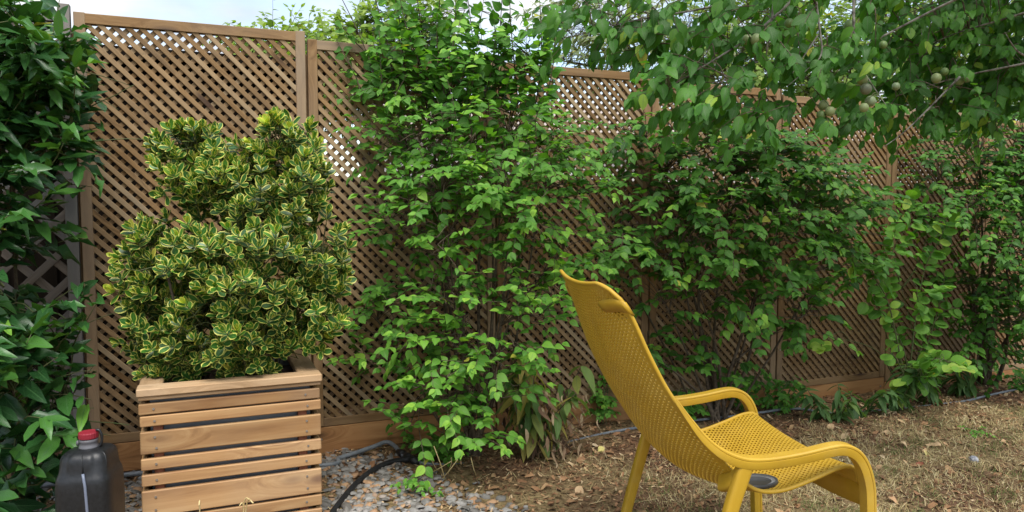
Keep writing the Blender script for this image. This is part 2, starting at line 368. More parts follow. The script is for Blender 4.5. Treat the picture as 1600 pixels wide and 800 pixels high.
# ------------------------------------------------------------------ the trellis fence
PITCHM, T0 = .926, -.05
PW, PH = .915, 1.80
def panel_t(i): return T0 + PITCHM * i
def panel_top(i): return 2.035 - .0305 * i
NP = 8
def build_fence():
    org = fence_pt(panel_t(0), 0, 0)
    f = thing('trellis_fence', 'long brown diamond trellis fence stepping down to the right behind the shrubs', 'fence', org, FANG)
    # local: x along the fence, y away from the garden, z up
    W, P, T = .0195, .0363, .0115
    rail = bar_mesh('rail', PW, .042, .038, MW['stile'], .002)
    railb = bar_mesh('bottom_rail', PW - .084, .04, .034, MW['stile'], .002)
    stile = bar_mesh('stile', PH, .042, .036, MW['stile'], .002)
    kick = bar_mesh('kick_board', PITCHM - .004, .125, .026, MW['kick'], .002)
    post = bar_mesh('post', PH + .28, .07, .07, MW['stile'], .003)
    screw_bm = bmesh.new(); bmesh.ops.create_cone(screw_bm, cap_ends=True, segments=10, radius1=.006, radius2=.0045, depth=.004)
    screw = mesh_from_bm('screw', screw_bm, M_STEEL)
    RY = Matrix.Rotation(-math.pi / 2, 4, 'Y')
    # slat lengths for one panel, diagonal at 45 degrees
    w, h = PW - .03, PH - .03
    specs = []
    for layer, sgn in ((0, -1), (1, 1)):           # layer 0 in front runs down to the right
        c = -(w + h) / 2 / math.sqrt(2) + P * .5
        while c < (w + h) / 2 / math.sqrt(2):
            # points where line  n.p = c  crosses the rectangle, n = (1, -sgn)/sqrt2 rotated
            d = Vector((1, sgn)) / math.sqrt(2); nn = Vector((-d.y, d.x)); p0 = nn * c
            tmin, tmax = -9, 9
            for k, hw in ((0, w / 2), (1, h / 2)):
                a, b = (-hw - p0[k]) / d[k], (hw - p0[k]) / d[k]
                tmin = max(tmin, min(a, b)); tmax = min(tmax, max(a, b))
            if tmax - tmin > .03:
                specs.append((layer, sgn, p0 + d * (tmin + tmax) / 2, tmax - tmin))
            c += P
    slat_mesh = {}
    def smesh(L):
        k = round(L, 3)
        if k not in slat_mesh: slat_mesh[k] = bar_mesh('slat', L, W, T, MW['trellis'], .001)
        return slat_mesh[k]
    count = 0; rest = []
    for i in range(NP):
        x0 = PITCHM * i; zt = panel_top(i); zb = zt - PH
        up = .012 if i % 2 == 0 else 0.0
        obj('top_rail', rail, f, Matrix.Translation((x0 + PW / 2, 0, zt - .021)))
        obj('bottom_rail', railb, f, Matrix.Translation((x0 + PW / 2, 0, zb + .02)))
        for sx in (.021, PW - .021):
            # the right-hand stile runs over the rail end; the left-hand one stops under it
            obj('stile', stile, f, Matrix.Translation((x0 + sx, -.0025, zt - PH / 2 + (.004 if sx > .1 else -.0445 + .0025 if False else 0.0025))) @ RY)
        obj('kick_board', kick, f, Matrix.Translation((x0 + PW / 2, -.004, zb - .003 - .0625)))
        if i % 2 == 0 or True:
            obj('post', post, f, Matrix.Translation((x0 - .005, .058, zt - .06 - (PH + .28) / 2)) @ RY)
        for zz in (.3, 1.25) if i == 0 else (.25,):
            obj('screw', screw, f, Matrix.Translation((x0 + .02, -.022, zb + zz)) @ Matrix.Rotation(math.pi / 2, 4, 'X'))
        for sx in (.03, PW - .03):
            obj('screw', screw, f, Matrix.Translation((x0 + sx, -.019, zb - .06)) @ Matrix.Rotation(math.pi / 2, 4, 'X'))
        for layer, sgn, c, L in specs:
            y = -.0075 + layer * (T + .0008)
            jit = random.uniform(-.0012, .0012)
            M = Matrix.Translation((x0 + PW / 2 + c.x, y + random.uniform(-.0008, .0004) * (1 - layer), zb + PH / 2 + c.y + jit)) @ Matrix.Rotation(-sgn * math.pi / 4 + random.uniform(-.002, .002), 4, 'Y')
            if count < 300 and (i < 2 or layer == 0):
                obj('slat', smesh(L), f, M); count += 1
            else:
                rest.append((M, L))
    bm = bmesh.new()
    for M, L in rest:
        bmesh.ops.create_cube(bm, size=1.0, matrix=M @ Matrix.Diagonal((L, T, W, 1)))
    o = obj('lattice', mesh_from_bm('lattice', bm, MW['trellis']), f); o['kind'] = 'stuff'

    # the older, coarser piece at the left
    org = fence_pt(panel_t(0) - .012, .0, 0)
    g = thing('lattice_fence', 'older grey wide-mesh lattice fence half hidden by the laurel', 'fence', org, FANG)
    gw, gh, ztop = 1.3, 1.83, 2.035
    obj('top_rail', bar_mesh('grey_rail', gw, .042, .036, MW['grey']), g, Matrix.Translation((-gw / 2, 0, ztop - .021)))
    st = bar_mesh('grey_stile', gh + .12, .044, .04, MW['grey'])
    obj('post', st, g, Matrix.Translation((-.022, -.003, ztop - gh / 2 - .03)) @ RY)
    obj('post', st, g, Matrix.Translation((-gw + .022, -.003, ztop - gh / 2 - .03)) @ RY)
    obj('screw', screw, g, Matrix.Translation((-.02, -.026, 1.36)) @ Matrix.Rotation(math.pi / 2, 4, 'X'))
    P2, W2, T2 = .098, .031, .009
    w, h = gw - .03, gh - .03
    for layer, sgn in ((0, 1), (1, -1)):
        c = -(w + h) / 2 / math.sqrt(2) + P2 * .4
        while c < (w + h) / 2 / math.sqrt(2):
            d = Vector((1, sgn)) / math.sqrt(2); nn = Vector((-d.y, d.x)); p0 = nn * c; tmin, tmax = -9, 9
            for k, hw in ((0, w / 2), (1, h / 2)):
                a, b = (-hw - p0[k]) / d[k], (hw - p0[k]) / d[k]
                tmin = max(tmin, min(a, b)); tmax = min(tmax, max(a, b))
            if tmax - tmin > .05:
                L = tmax - tmin; cc = p0 + d * (tmin + tmax) / 2
                obj('slat', bar_mesh('grey_slat', L, W2, T2, MW['grey']), g, Matrix.Translation((-gw / 2 + cc.x, -.006 + layer * (T2 + .001), ztop - gh / 2 + cc.y)) @ Matrix.Rotation(-sgn * math.pi / 4, 4, 'Y'))
            c += P2
build_fence()

# ------------------------------------------------------------------ behind the fence
def build_behind():
    # dark shed close behind the first panel
    org = fence_pt(-1.6, -.55, 0)
    s = thing('garden_shed', 'dark timber shed glimpsed through the lattice behind the leftmost fence panel', 'shed', org, FANG)
    board = bar_mesh('board', 1.98, .138, .02, MW['dark'], .002)
    for k in range(21):
        x = .06 + k * .124
        obj('board', board, s, Matrix.Translation((x, .021 * (k % 2), .95)) @ Matrix.Rotation(-math.pi / 2, 4, 'Y'))
    obj('side_wall', bar_mesh('side_wall', 1.5, 1.9, .03, MW['dark'], 0), s, Matrix.Translation((2.615, .77, .98)) @ Matrix.Rotation(math.pi / 2, 4, 'Z'))
    obj('side_wall', bar_mesh('side_wall', 1.5, 1.9, .03, MW['dark'], 0), s, Matrix.Translation((-.015, .77, .98)) @ Matrix.Rotation(math.pi / 2, 4, 'Z'))
    obj('roof', bar_mesh('roof', 2.76, .05, 1.7, MW['dark'], .004), s, Matrix.Translation((1.3, .74, 1.975)))
    # lower dark board fence further along
    org = fence_pt(1.02, -.75, 0)
    b = thing('board_fence', 'low dark board fence standing behind the trellis', 'fence', org, FANG)
    board = bar_mesh('board', 1.42, .150, .012, MW['dark'], .002)
    for k in range(52):
        obj('board', board, b, Matrix.Translation((.07 + k * .14, .0135 * (k % 2), .70 + random.uniform(-.01, .01))) @ Matrix.Rotation(-math.pi / 2, 4, 'Y'))
    for k in range(3):
        obj('rail', bar_mesh('rail', 7.2, .07, .03, MW['dark'], .002), b, Matrix.Translation((3.6, .045, .3 + .45 * k)))
    # pale house beyond
    hm = plain_mat('house_render', (.72, .69, .66), .9, (.78, .76, .73), 6)
    tile = plain_mat('roof_tile', (.30, .25, .22), .85, (.4, .34, .3), 25, bump=.4)
    hs = thing('house', 'pale rendered house seen in chinks through trellis and leaves', 'house', (5.0, 15.5, 0), R(18))
    def box(name, c, s, mat):
        bm = bmesh.new(); bmesh.ops.create_cube(bm, size=1.0, matrix=Matrix.Translation(c) @ Matrix.Diagonal((*s, 1))); return obj(name, mesh_from_bm(name, bm, mat), hs)
    box('wall', (0, 0, 1.1), (15, 5, 2.6), hm)
    bm = bmesh.new()
    vs = [bm.verts.new(v) for v in ((-7.8, -2.9, 2.35), (7.8, -2.9, 2.35), (7.8, 2.9, 2.35), (-7.8, 2.9, 2.35), (-7.8, 0, 3.1), (7.8, 0, 3.1))]
    for q in ((0, 1, 5, 4), (2, 3, 4, 5), (0, 4, 3), (1, 2, 5), (3, 2, 1, 0)): bm.faces.new([vs[k] for k in q])
    obj('roof', mesh_from_bm('roof', bm, tile), hs)
    fr = plain_mat('window_frame', (.75, .75, .74), .5); gl = plain_mat('window_glass', (.03, .035, .04), .08)
    for x in (-5, -1.5, 2.5, 5.8):
        w = box('window', (x, -2.51, 1.2), (1.2, .06, 1.1), fr)
        bm = bmesh.new(); bmesh.ops.create_cube(bm, size=1.0, matrix=Matrix.Translation((x, -2.545, 1.2)) @ Matrix.Diagonal((1.04, .02, .94, 1))); obj('pane', mesh_from_bm('pane', bm, gl), w)
build_behind()

# ------------------------------------------------------------------ leaves
def leaf_template(profile, fold=.25, curl=.25, wave=0.0, ncol=2, tip=0.0):
    """profile: list of (v, half width) along unit length; returns verts, quads, uv"""
    V = []; U = []; n = len(profile)
    for i, (v, hw) in enumerate(profile):
        z0 = -curl * v * v
        for k in range(-1, 2):
            zz = z0 + abs(k) * hw * fold + (wave * math.sin(v * 19 + k * 1.3) * abs(k) * hw)
            V.append((k * hw, v, zz)); U.append((.5 + .5 * k, v))
    Fc = []
    for i in range(n - 1):
        for k in range(2):
            a = i * 3 + k; Fc.append((a, a + 1, a + 4, a + 3))
    return np.array(V, np.float32), np.array(Fc, np.int32), np.array(U, np.float32)

OVATE = [(0, .03), (.08, .19), (.25, .31), (.45, .32), (.65, .24), (.85, .10), (1.0, .008)]
ROUND = [(0, .05), (.1, .26), (.3, .40), (.55, .43), (.78, .33), (.93, .17), (1.0, .02)]
LANCE = [(0, .02), (.12, .10), (.35, .16), (.55, .155), (.78, .09), (1.0, .006)]
LAUREL = [(0, .03), (.1, .11), (.3, .185), (.5, .20), (.72, .16), (.9, .07), (1.0, .008)]
OBOV = [(0, .04), (.15, .12), (.35, .21), (.58, .27), (.78, .24), (.92, .13), (1.0, .02)]
PLUM = [(0, .03), (.1, .16), (.28, .26), (.48, .285), (.7, .22), (.88, .10), (1.0, .008)]
NARROW = [(0, .03), (.3, .13), (.7, .11), (1, .01)]
TPL = dict(ovate=leaf_template(OVATE, .2, .2), round=leaf_template(ROUND, .15, .12), lance=leaf_template(LANCE, .3, .35),
           laurel=leaf_template(LAUREL, .35, .22, .35), obov=leaf_template(OBOV, .32, -.18), plum=leaf_template(PLUM, .3, .3, .25), narrow=leaf_template(NARROW, .2, .2))

class Plant:
    def __init__(self, name, label, cat, base, group=None):
        self.root = thing(name, label, cat, base, 0, group); self.base = Vector(base)
        self.leaves = []      # (pos, axis, normal, length, width factor, tone)
        self.twigs = []; self.stems = []
    def leaf(self, p, axis, nrm, L, tone, wf=1.0):
        tone = 1.0 if random.random() < .004 else min(.92, tone)
        self.leaves.append((p.copy(), axis.normalized(), nrm, L, tone, wf))
    def finish(self, tpl, mat, stem_mat, twig_mat=None, singles=300, front=True, stem_name='stem', part='leaf', cull_fence=True):
        print(self.root.name, len(self.leaves))
        V0, F0, U0 = TPL[tpl]
        Ls = [q for q in self.leaves if not cull_fence or fence_off(q[0]) > .035]
        n = len(Ls); b = self.base
        pos = np.array([tuple(q[0] - b) for q in Ls]); ax = np.array([tuple(q[1]) for q in Ls]); nr = np.array([tuple(q[2]) for q in Ls])
        L = np.array([q[3] for q in Ls]); tone = np.array([q[4] for q in Ls]); wf = np.array([q[5] for q in Ls])
        nr = nr - ax * (nr * ax).sum(1, keepdims=True)
        nr /= np.linalg.norm(nr, axis=1, keepdims=True) + 1e-9
        sd = np.cross(ax, nr)
        Mx = np.stack([sd * (L * wf)[:, None], ax * L[:, None], nr * L[:, None]], 2)     # columns
        cv = 1 + np.random.uniform(-.8, .8, n)
        def build(idx):
            T = np.repeat(V0[None], len(idx), 0); T[:, :, 2] *= cv[idx][:, None]
            W = np.einsum('nij,nkj->nki', Mx[idx], T) + pos[idx][:, None]
            k = len(V0); Fs = (F0[None] + (np.arange(len(idx)) * k)[:, None, None]).reshape(-1, 4)
            return W.reshape(-1, 3), Fs, np.tile(U0, (len(idx), 1)), np.repeat(tone[idx], k)
        pick = np.zeros(n, bool)
        if singles:
            W, Fs, _, _ = build(np.arange(n))
            bvh = BVHTree.FromPolygons((W + np.array(b)).tolist(), Fs.tolist())
            ctr = pos + ax * (L * .5)[:, None] + np.array(b)
            sc = np.zeros(n)
            sp, cp = math.sin(PITCH), math.cos(PITCH)
            for i in range(n):
                c = Vector(ctr[i]); d = CAM - c; dist = d.length; d.normalize()
                x, y, z = c.x, c.y, c.z - CZ
                zc = y * cp - z * sp; yc = y * sp + z * cp
                if zc < .2 or abs(x / zc) > 800 / F or abs(yc / zc) > 400 / F: continue
                fac = abs(d.dot(Vector(nr[i])))
                h = bvh.ray_cast(c + d * .012, d)
                sc[i] = L[i] * L[i] * wf[i] * (fac + .15) / dist ** 2 * (1 if h[0] is None else .12)
            o = np.argsort(-sc)[:singles]; pick[o[sc[o] > 0]] = True
        rest = np.where(~pick)[0]
        if len(rest):
            W, Fs, U, T = build(rest)
            o = obj('foliage', mesh_np('foliage', W, Fs, mat, True, U, T), self.root); o['kind'] = 'stuff'; o.color = (0, 0, 0, 1)
        if pick.any():
            mes = []
            for c in (.3, .9, 1.6):
                T = V0.copy(); T[:, 2] *= c; mes.append(mesh_np('leaf', T, F0, mat, True, U0))
            for i in np.where(pick)[0]:
                M = Matrix.Identity(4)
                for r_ in range(3):
                    for c_ in range(3): M[r_][c_] = Mx[i][r_][c_]
                    M[r_][3] = pos[i][r_]
                o = obj(part, mes[0 if cv[i] < .6 else (1 if cv[i] < 1.25 else 2)], self.root, M); o.color = (float(tone[i]), 0, 0, 1)
        for pts, rad in self.stems:
            obj(stem_name, tubes_mesh(stem_name, [([p - b for p in pts], rad)], stem_mat, 7), self.root)
        if self.twigs:
            o = obj('twigs', tubes_mesh('twigs', [([p - b for p in pts], rad) for pts, rad in self.twigs], twig_mat or stem_mat, 4), self.root); o['kind'] = 'stuff'
        return self

UP = Vector((0, 0, 1)); DENS = 2.75; FACE = Vector((0, -1, 0))
def rv(s=1.0): return Vector((random.gauss(0, s), random.gauss(0, s), random.gauss(0, s)))

def spray(pl, p, d, Ltot, nodes, leafL, droop=.5, opp=True, tone=.5, tvar=.2, flat=.8, leaf_droop=.25, r0=.0022, wf=1.0, taper=.35, spread=.8, nbias=None, tipboost=.15):
    """arching twig with paired leaves; returns the end point"""
    pts = [p.copy()]; d = d.normalized(); st = Ltot / nodes
    side = d.cross(UP)
    if side.length < .05: side = Vector((1, 0, 0))
    side.normalize(); phi = random.uniform(-.4, .4)
    for k in range(nodes):
        d = (d + Vector((0, 0, -droop / nodes)) + rv(.06)).normalized()
        p = p + d * st; pts.append(p.copy())
        s = d.cross(UP)
        if s.length < .25:
            a = random.uniform(0, 6.28); s = Vector((math.cos(a), math.sin(a), 0))
        s.normalize(); upn = s.cross(d).normalized()
        if upn.z < 0: upn = -upn
        f = k / max(1, nodes - 1)
        for sg in ((-1, 1) if opp else ((-1,) if k % 2 else (1,))):
            if random.random() < .06: continue
            ax = (s * sg * spread + d * (.55 + .3 * f) + UP * (-leaf_droop * random.uniform(.3, 1.7)) + rv(.14)).normalized()
            nrm = (upn * flat + UP * .5 + FACE * .8 + rv(.3))
            if nbias is not None: nrm = nrm + nbias
            LL = leafL * random.uniform(.68, 1.15) * (1 - taper * f * f)
            pl.leaf(p + rv(.004), ax, nrm, LL, min(1, max(0, tone + tipboost * f + random.gauss(0, tvar))), wf * random.uniform(.88, 1.12))
    ax = (d + UP * -leaf_droop * .6 + rv(.1)).normalized()
    pl.leaf(p, ax, UP + rv(.25), leafL * .7, min(1, tone + tipboost), wf)
    pl.twigs.append((pts, [r0 * (1 - .6 * i / nodes) for i in range(nodes + 1)]))
    return pts

def in_clump(c):
    px, py, D, rx, ry, rd = c[:6]
    while True:
        v = Vector((random.uniform(-1, 1), random.uniform(-1, 1), random.uniform(-1, 1)))
        if .15 < v.length < 1: break
    ctr = at(px, py, D); m = D / F
    return ctr + Vector((v.x * rx * m, -v.z * 0 + v.z * rd, v.y * ry * m)), v

def stems_to(pl, targets, r0=.012, name=None, wob=.05, base_spread=.05):
    out = []
    for t in targets:
        b = pl.base + Vector((random.uniform(-1, 1) * base_spread, random.uniform(-1, 1) * base_spread, -.02))
        mid = b.lerp(t, .5) + Vector((0, 0, (t - b).length * .12)) + rv(wob)
        pts = spline([b, b.lerp(mid, .5) + rv(wob * .4), mid, t], 5)
        n = len(pts); pl.stems.append((pts, [r0 * (1 - .75 * i / (n - 1)) for i in range(n)])); out.append(pts)
    return out

def connect(pl, p, nodes, r=.002):
    q = min(nodes, key=lambda s: (s - p).length_squared + (.15 if s.z > p.z else 0))
    if (q - p).length > .9: return
    mid = q.lerp(p, .5) + Vector((0, 0, .04)) + rv(.015)
    pl.twigs.append((spline([q, mid, p], 3), r))

def shrub(pl, clumps, leafL, n_per, sprayL=.22, nodes=6, tone=.5, droop=.45, axis_xy=None, stem_clumps=None, opp=True, out=1.0, toward=.5, leaf_droop=.22, tvar=.17, wf=1.0, r0=.012, spread=.95, updir=.15, flat=.8, taper=.35):
    targets = [at(*c[:3]) for c in (stem_clumps or clumps)]
    nodes_all = [p for s in stems_to(pl, targets, r0) for p in s[4:]]
    for c in clumps:
        m = c[2] / F; vol = c[3] * c[4] * m * m
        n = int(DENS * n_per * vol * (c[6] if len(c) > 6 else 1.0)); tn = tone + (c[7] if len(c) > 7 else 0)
        for _ in range(max(3, n)):
            p, v = in_clump(c)
            if fence_off(p) < .05: continue
            d = Vector((v.x * .8, v.z * .3 - toward * random.random(), v.y * .35 + updir)) * out + rv(.35)
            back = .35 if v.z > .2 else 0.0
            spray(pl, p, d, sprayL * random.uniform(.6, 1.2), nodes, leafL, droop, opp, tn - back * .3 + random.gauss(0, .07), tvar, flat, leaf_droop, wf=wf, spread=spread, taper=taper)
            connect(pl, p, nodes_all)

def young(a, bcol): return a
L_SHRUB = leaf_mat('shrub_leaf', [(0, (0.0282, 0.0923, 0.014)), (0.4, (0.0648, 0.1924, 0.024)), (0.75, (0.1294, 0.3078, 0.036)), (1, (0.2587, 0.4617, 0.055))], (.16, .26, .08), .45, .3)
L_DARKSH = leaf_mat('deep_shrub_leaf', [(0, (0.0229, 0.077, 0.0123)), (0.4, (0.0511, 0.154, 0.0192)), (0.75, (0.1022, 0.2567, 0.0306)), (1, (0.2174, 0.3979, 0.0437))], (.13, .22, .08), .45, .3)
L_ROUND = leaf_mat('round_leaf', [(0, (0.0373, 0.1126, 0.0184)), (0.4, (0.0809, 0.2125, 0.0276)), (0.8, (0.1617, 0.3376, 0.046)), (1, (0.3235, 0.4502, 0.0736))], (.17, .3, .1), .5, .35)
L_LAUREL = leaf_mat('laurel_leaf', [(0, (0.0105, 0.0382, 0.0112)), (0.45, (0.0236, 0.0829, 0.0206)), (0.8, (0.059, 0.1658, 0.0281)), (1, (0.1575, 0.3187, 0.0421))], (.06, .14, .05), .27, .15, spec=.36, sidevein=.2)
L_EUO = leaf_mat('euonymus_leaf', [(0, (0.0104, 0.0541, 0.0068)), (0.45, (0.0279, 0.1245, 0.0114)), (0.8, (0.0871, 0.2382, 0.0171)), (1, (0.4356, 0.5414, 0.0571))], (.1, .2, .06), .4, .1, edge=[(0, (.46, .46, .10)), (.5, (.64, .61, .15)), (1, (.72, .64, .11))], spec=.55, sidevein=.08)
L_PLUM = leaf_mat('plum_leaf', [(0, (0.0221, 0.0814, 0.0104)), (0.45, (0.0465, 0.1561, 0.0173)), (0.8, (0.0919, 0.2442, 0.0259)), (1, (0.2449, 0.3663, 0.0432))], (.1, .17, .07), .4, .3, under=(1.4, 1.3, 1.35), sidevein=.35)
L_WEED = leaf_mat('lance_leaf', [(0, (0.0385, 0.0861, 0.0265)), (0.5, (0.077, 0.155, 0.0425)), (0.85, (0.1539, 0.2295, 0.0567)), (1, (0.3847, 0.2983, 0.0756))], (.14, .2, .09), .55, .25, under=(1.3, 1.3, 1.4))
L_FAR = leaf_mat('far_leaf', [(0, (0.066, 0.126, 0.024)), (0.5, (0.1452, 0.2394, 0.0432)), (1, (0.2904, 0.3906, 0.0864))], (.16, .24, .09), .5, .35)
L_OLIVE = leaf_mat('olive_leaf', [(0, (.08, .12, .05)), (.5, (.15, .2, .09)), (1, (.26, .3, .15))], (.2, .24, .13), .5, .3)

# --- the laurel at the left edge
def build_laurel():
    b = on_ground(40, 900); b = Vector((-1.78, 2.62, gz(-1.78, 2.62)))
    p = Plant('laurel_bush', 'large dark glossy laurel bush at the left edge before the grey lattice', 'bush', b)
    cl = [(10, 150, 2.62, 60, 80, .2), (20, 85, 2.66, 60, 40, .15), (70, 75, 2.7, 35, 30, .1), (75, 190, 2.68, 40, 80, .15), (25, 260, 2.6, 70, 60, .2), (95, 100, 2.72, 35, 35, .1), (118, 220, 2.66, 26, 30, .08),
          (-25, 390, 2.5, 40, 60, .2), (10, 480, 2.42, 40, 50, .2), (65, 570, 2.5, 45, 55, .18), (20, 610, 2.35, 50, 70, .2), (40, 710, 2.4, 55, 55, .18), (95, 510, 2.62, 28, 18, .05), (95, 640, 2.6, 35, 40, .1), (-10, 95, 2.62, 50, 40, .2), (-110, 300, 2.45, 70, 330, .2), (20, 810, 2.4, 60, 50, .2)]
    nodes_all = [q for s in stems_to(p, [at(*c[:3]) for c in cl[1::3]], .012) for q in s[4:]]
    for c in cl:
        m = c[2] / F
        for _ in range(int(1000 * c[3] * c[4] * m * m) + 3):
            q, v = in_clump(c)
            d = Vector((v.x * .6 + .1, -.5 * random.random() + v.z * .2, .5 + v.y * .3)) + rv(.3)
            spray(p, q, d, random.uniform(.14, .26), 6, .132, .35, False, .36 + random.gauss(0, .1) + (.12 if random.random() < .15 else 0), .16, .7, .25, r0=.003, spread=.85, taper=.25, tipboost=.25, wf=.85)
            connect(p, q, nodes_all, .003)
    # clipped back along the fence post, as a gardener would
    p.leaves = [q for q in p.leaves if to_px(*(q[0] + q[1] * q[3]))[0] < (172 if q[0].z > 1.35 else 148)]
    p.finish('laurel', L_LAUREL, M_BARK, M_GREENSTEM)
build_laurel()

# ------------------------------------------------------------------ the planter and its euonymus
PFR = at(500, 584, 2.62)                                  # top front right corner of the rim
PLW, PLD = .585, .56
PZ = PFR.z
PORG = Vector((PFR.x, PFR.y, 0)) - FD * PLW
PG = gz(PORG.x, PORG.y)
def build_planter():
    p = thing('planter', 'square slatted wooden planter with grey liner holding the variegated euonymus', 'planter', (PORG.x, PORG.y, PG), FANG)
    H = PZ - PG; s = 2.62 / F
    def zz(y): return H - (y - 584) * s
    rows = [(607, 623), (625.5, 641), (649, 682), (689, 706), (713, 730), (737, 776), (780, 797), (802, 819), (825, 838)]
    scr = bmesh.new(); bmesh.ops.create_cone(scr, cap_ends=True, segments=10, radius1=.0045, radius2=.0036, depth=.003); screw = mesh_from_bm('screw', scr, M_STEEL)
    T = .018
    cache = {}
    def slat(name, L, h, mat):
        k = (name, round(L, 3), round(h, 3))
        if k not in cache: cache[k] = bar_mesh(name, L, h, T, mat, .003)
        return cache[k]
    RZ = Matrix.Rotation(math.pi / 2, 4, 'Z')
    for a, b in rows:
        h = zz(a) - zz(b); z = (zz(a) + zz(b)) / 2
        for side in range(4):
            if side == 0: M = Matrix.Translation((PLW / 2, T / 2, z)) ; L = PLW
            elif side == 1: M = Matrix.Translation((PLW / 2, PLD - T / 2, z)); L = PLW
            elif side == 2: M = Matrix.Translation((T / 2 + .002, PLD / 2, z)) @ RZ; L = PLD - 2 * T - .004
            else: M = Matrix.Translation((PLW - T / 2 - .002, PLD / 2, z)) @ RZ; L = PLD - 2 * T - .004
            sl_ = obj('slat', slat('slat', L, h, MW['planter']), p, M @ Matrix.Translation((random.uniform(-.0015, .0015), 0, 0)) @ Matrix.Rotation(random.uniform(-.003, .003), 4, 'Y'))
            if side == 0:
                for sx in (-PLW / 2 + .045, PLW / 2 - .05):
                    for dz in ((0,) if h < .06 else (-h * .25, h * .25)):
                        obj('screw', screw, sl_, Matrix.Translation((sx + random.uniform(-.004, .004), -T / 2 - .001, dz)) @ Matrix.Rotation(math.pi / 2, 4, 'X'))
    bat = bar_mesh('corner_post', H - .09, .04, .03, MW['batten'])
    for x in (.055, PLW - .062):
        for y in (T + .018, PLD - T - .018):
            obj('corner_post', bat, p, Matrix.Translation((x, y, (H - .09) / 2 + .02)) @ Matrix.Rotation(math.pi / 2, 4, 'Y') @ Matrix.Rotation(math.pi / 2, 4, 'X'))
    lin = plain_mat('liner_grey', (.20, .21, .22), .55, (.27, .28, .29), 9)
    bm = bmesh.new()
    x0, x1, y0, y1, z0, z1 = .03, PLW - .03, T + .037, PLD - T - .037, .03, H - .03
    def wall(a, b, c, d):
        bmesh.ops.create_cube(bm, size=1, matrix=Matrix.Translation(((a + b) / 2, (c + d) / 2, (z0 + z1) / 2)) @ Matrix.Diagonal((b - a, d - c, z1 - z0, 1)))
    wall(x0, x1, y0, y0 + .006); wall(x0, x1, y1 - .006, y1); wall(x0, x0 + .006, y0 + .007, y1 - .007); wall(x1 - .006, x1, y0 + .007, y1 - .007)
    obj('liner', mesh_from_bm('liner', bm, lin), p)
    # rim: flat boards on a thinner board
    def flat(name, L, w, t, M, mat): return obj(name, bar_mesh(name, L, t, w, mat, .003), p, M)
    for y in (.034, PLD - .034):
        flat('rim_board', PLW + .012, .075, .026, Matrix.Translation((PLW / 2, y - (.006 if y < .1 else -.006), H - .013)), MW['rim'])
    for x in (.034, PLW - .034):
        flat('rim_board', PLD - .14, .075, .024, Matrix.Translation((x, PLD / 2, H - .0135)) @ RZ, MW['rim'])
    for y in (T / 2 - .001, PLD - T / 2 + .001):
        flat('rim_strip', PLW + .004, T, .0135, Matrix.Translation((PLW / 2, y, H - .034)), MW['rim'])
    soil = plain_mat('potting_soil', (.03, .02, .013), .95, (.075, .045, .03), 60, bump=1.0)
    V = []; N = 24
    for j in range(N + 1):
        for i in range(N + 1):
            x = .037 + (PLW - .074) * i / N; y = T + .045 + (PLD - 2 * T - .09) * j / N
            V.append((x, y, H - .06 + .025 * mnoise.noise(Vector((x * 12, y * 12, 0)))))
    o = obj('soil', mesh_np('soil', V, [(j * (N + 1) + i, j * (N + 1) + i + 1, (j + 1) * (N + 1) + i + 1, (j + 1) * (N + 1) + i) for j in range(N) for i in range(N)], soil), p)
build_planter()

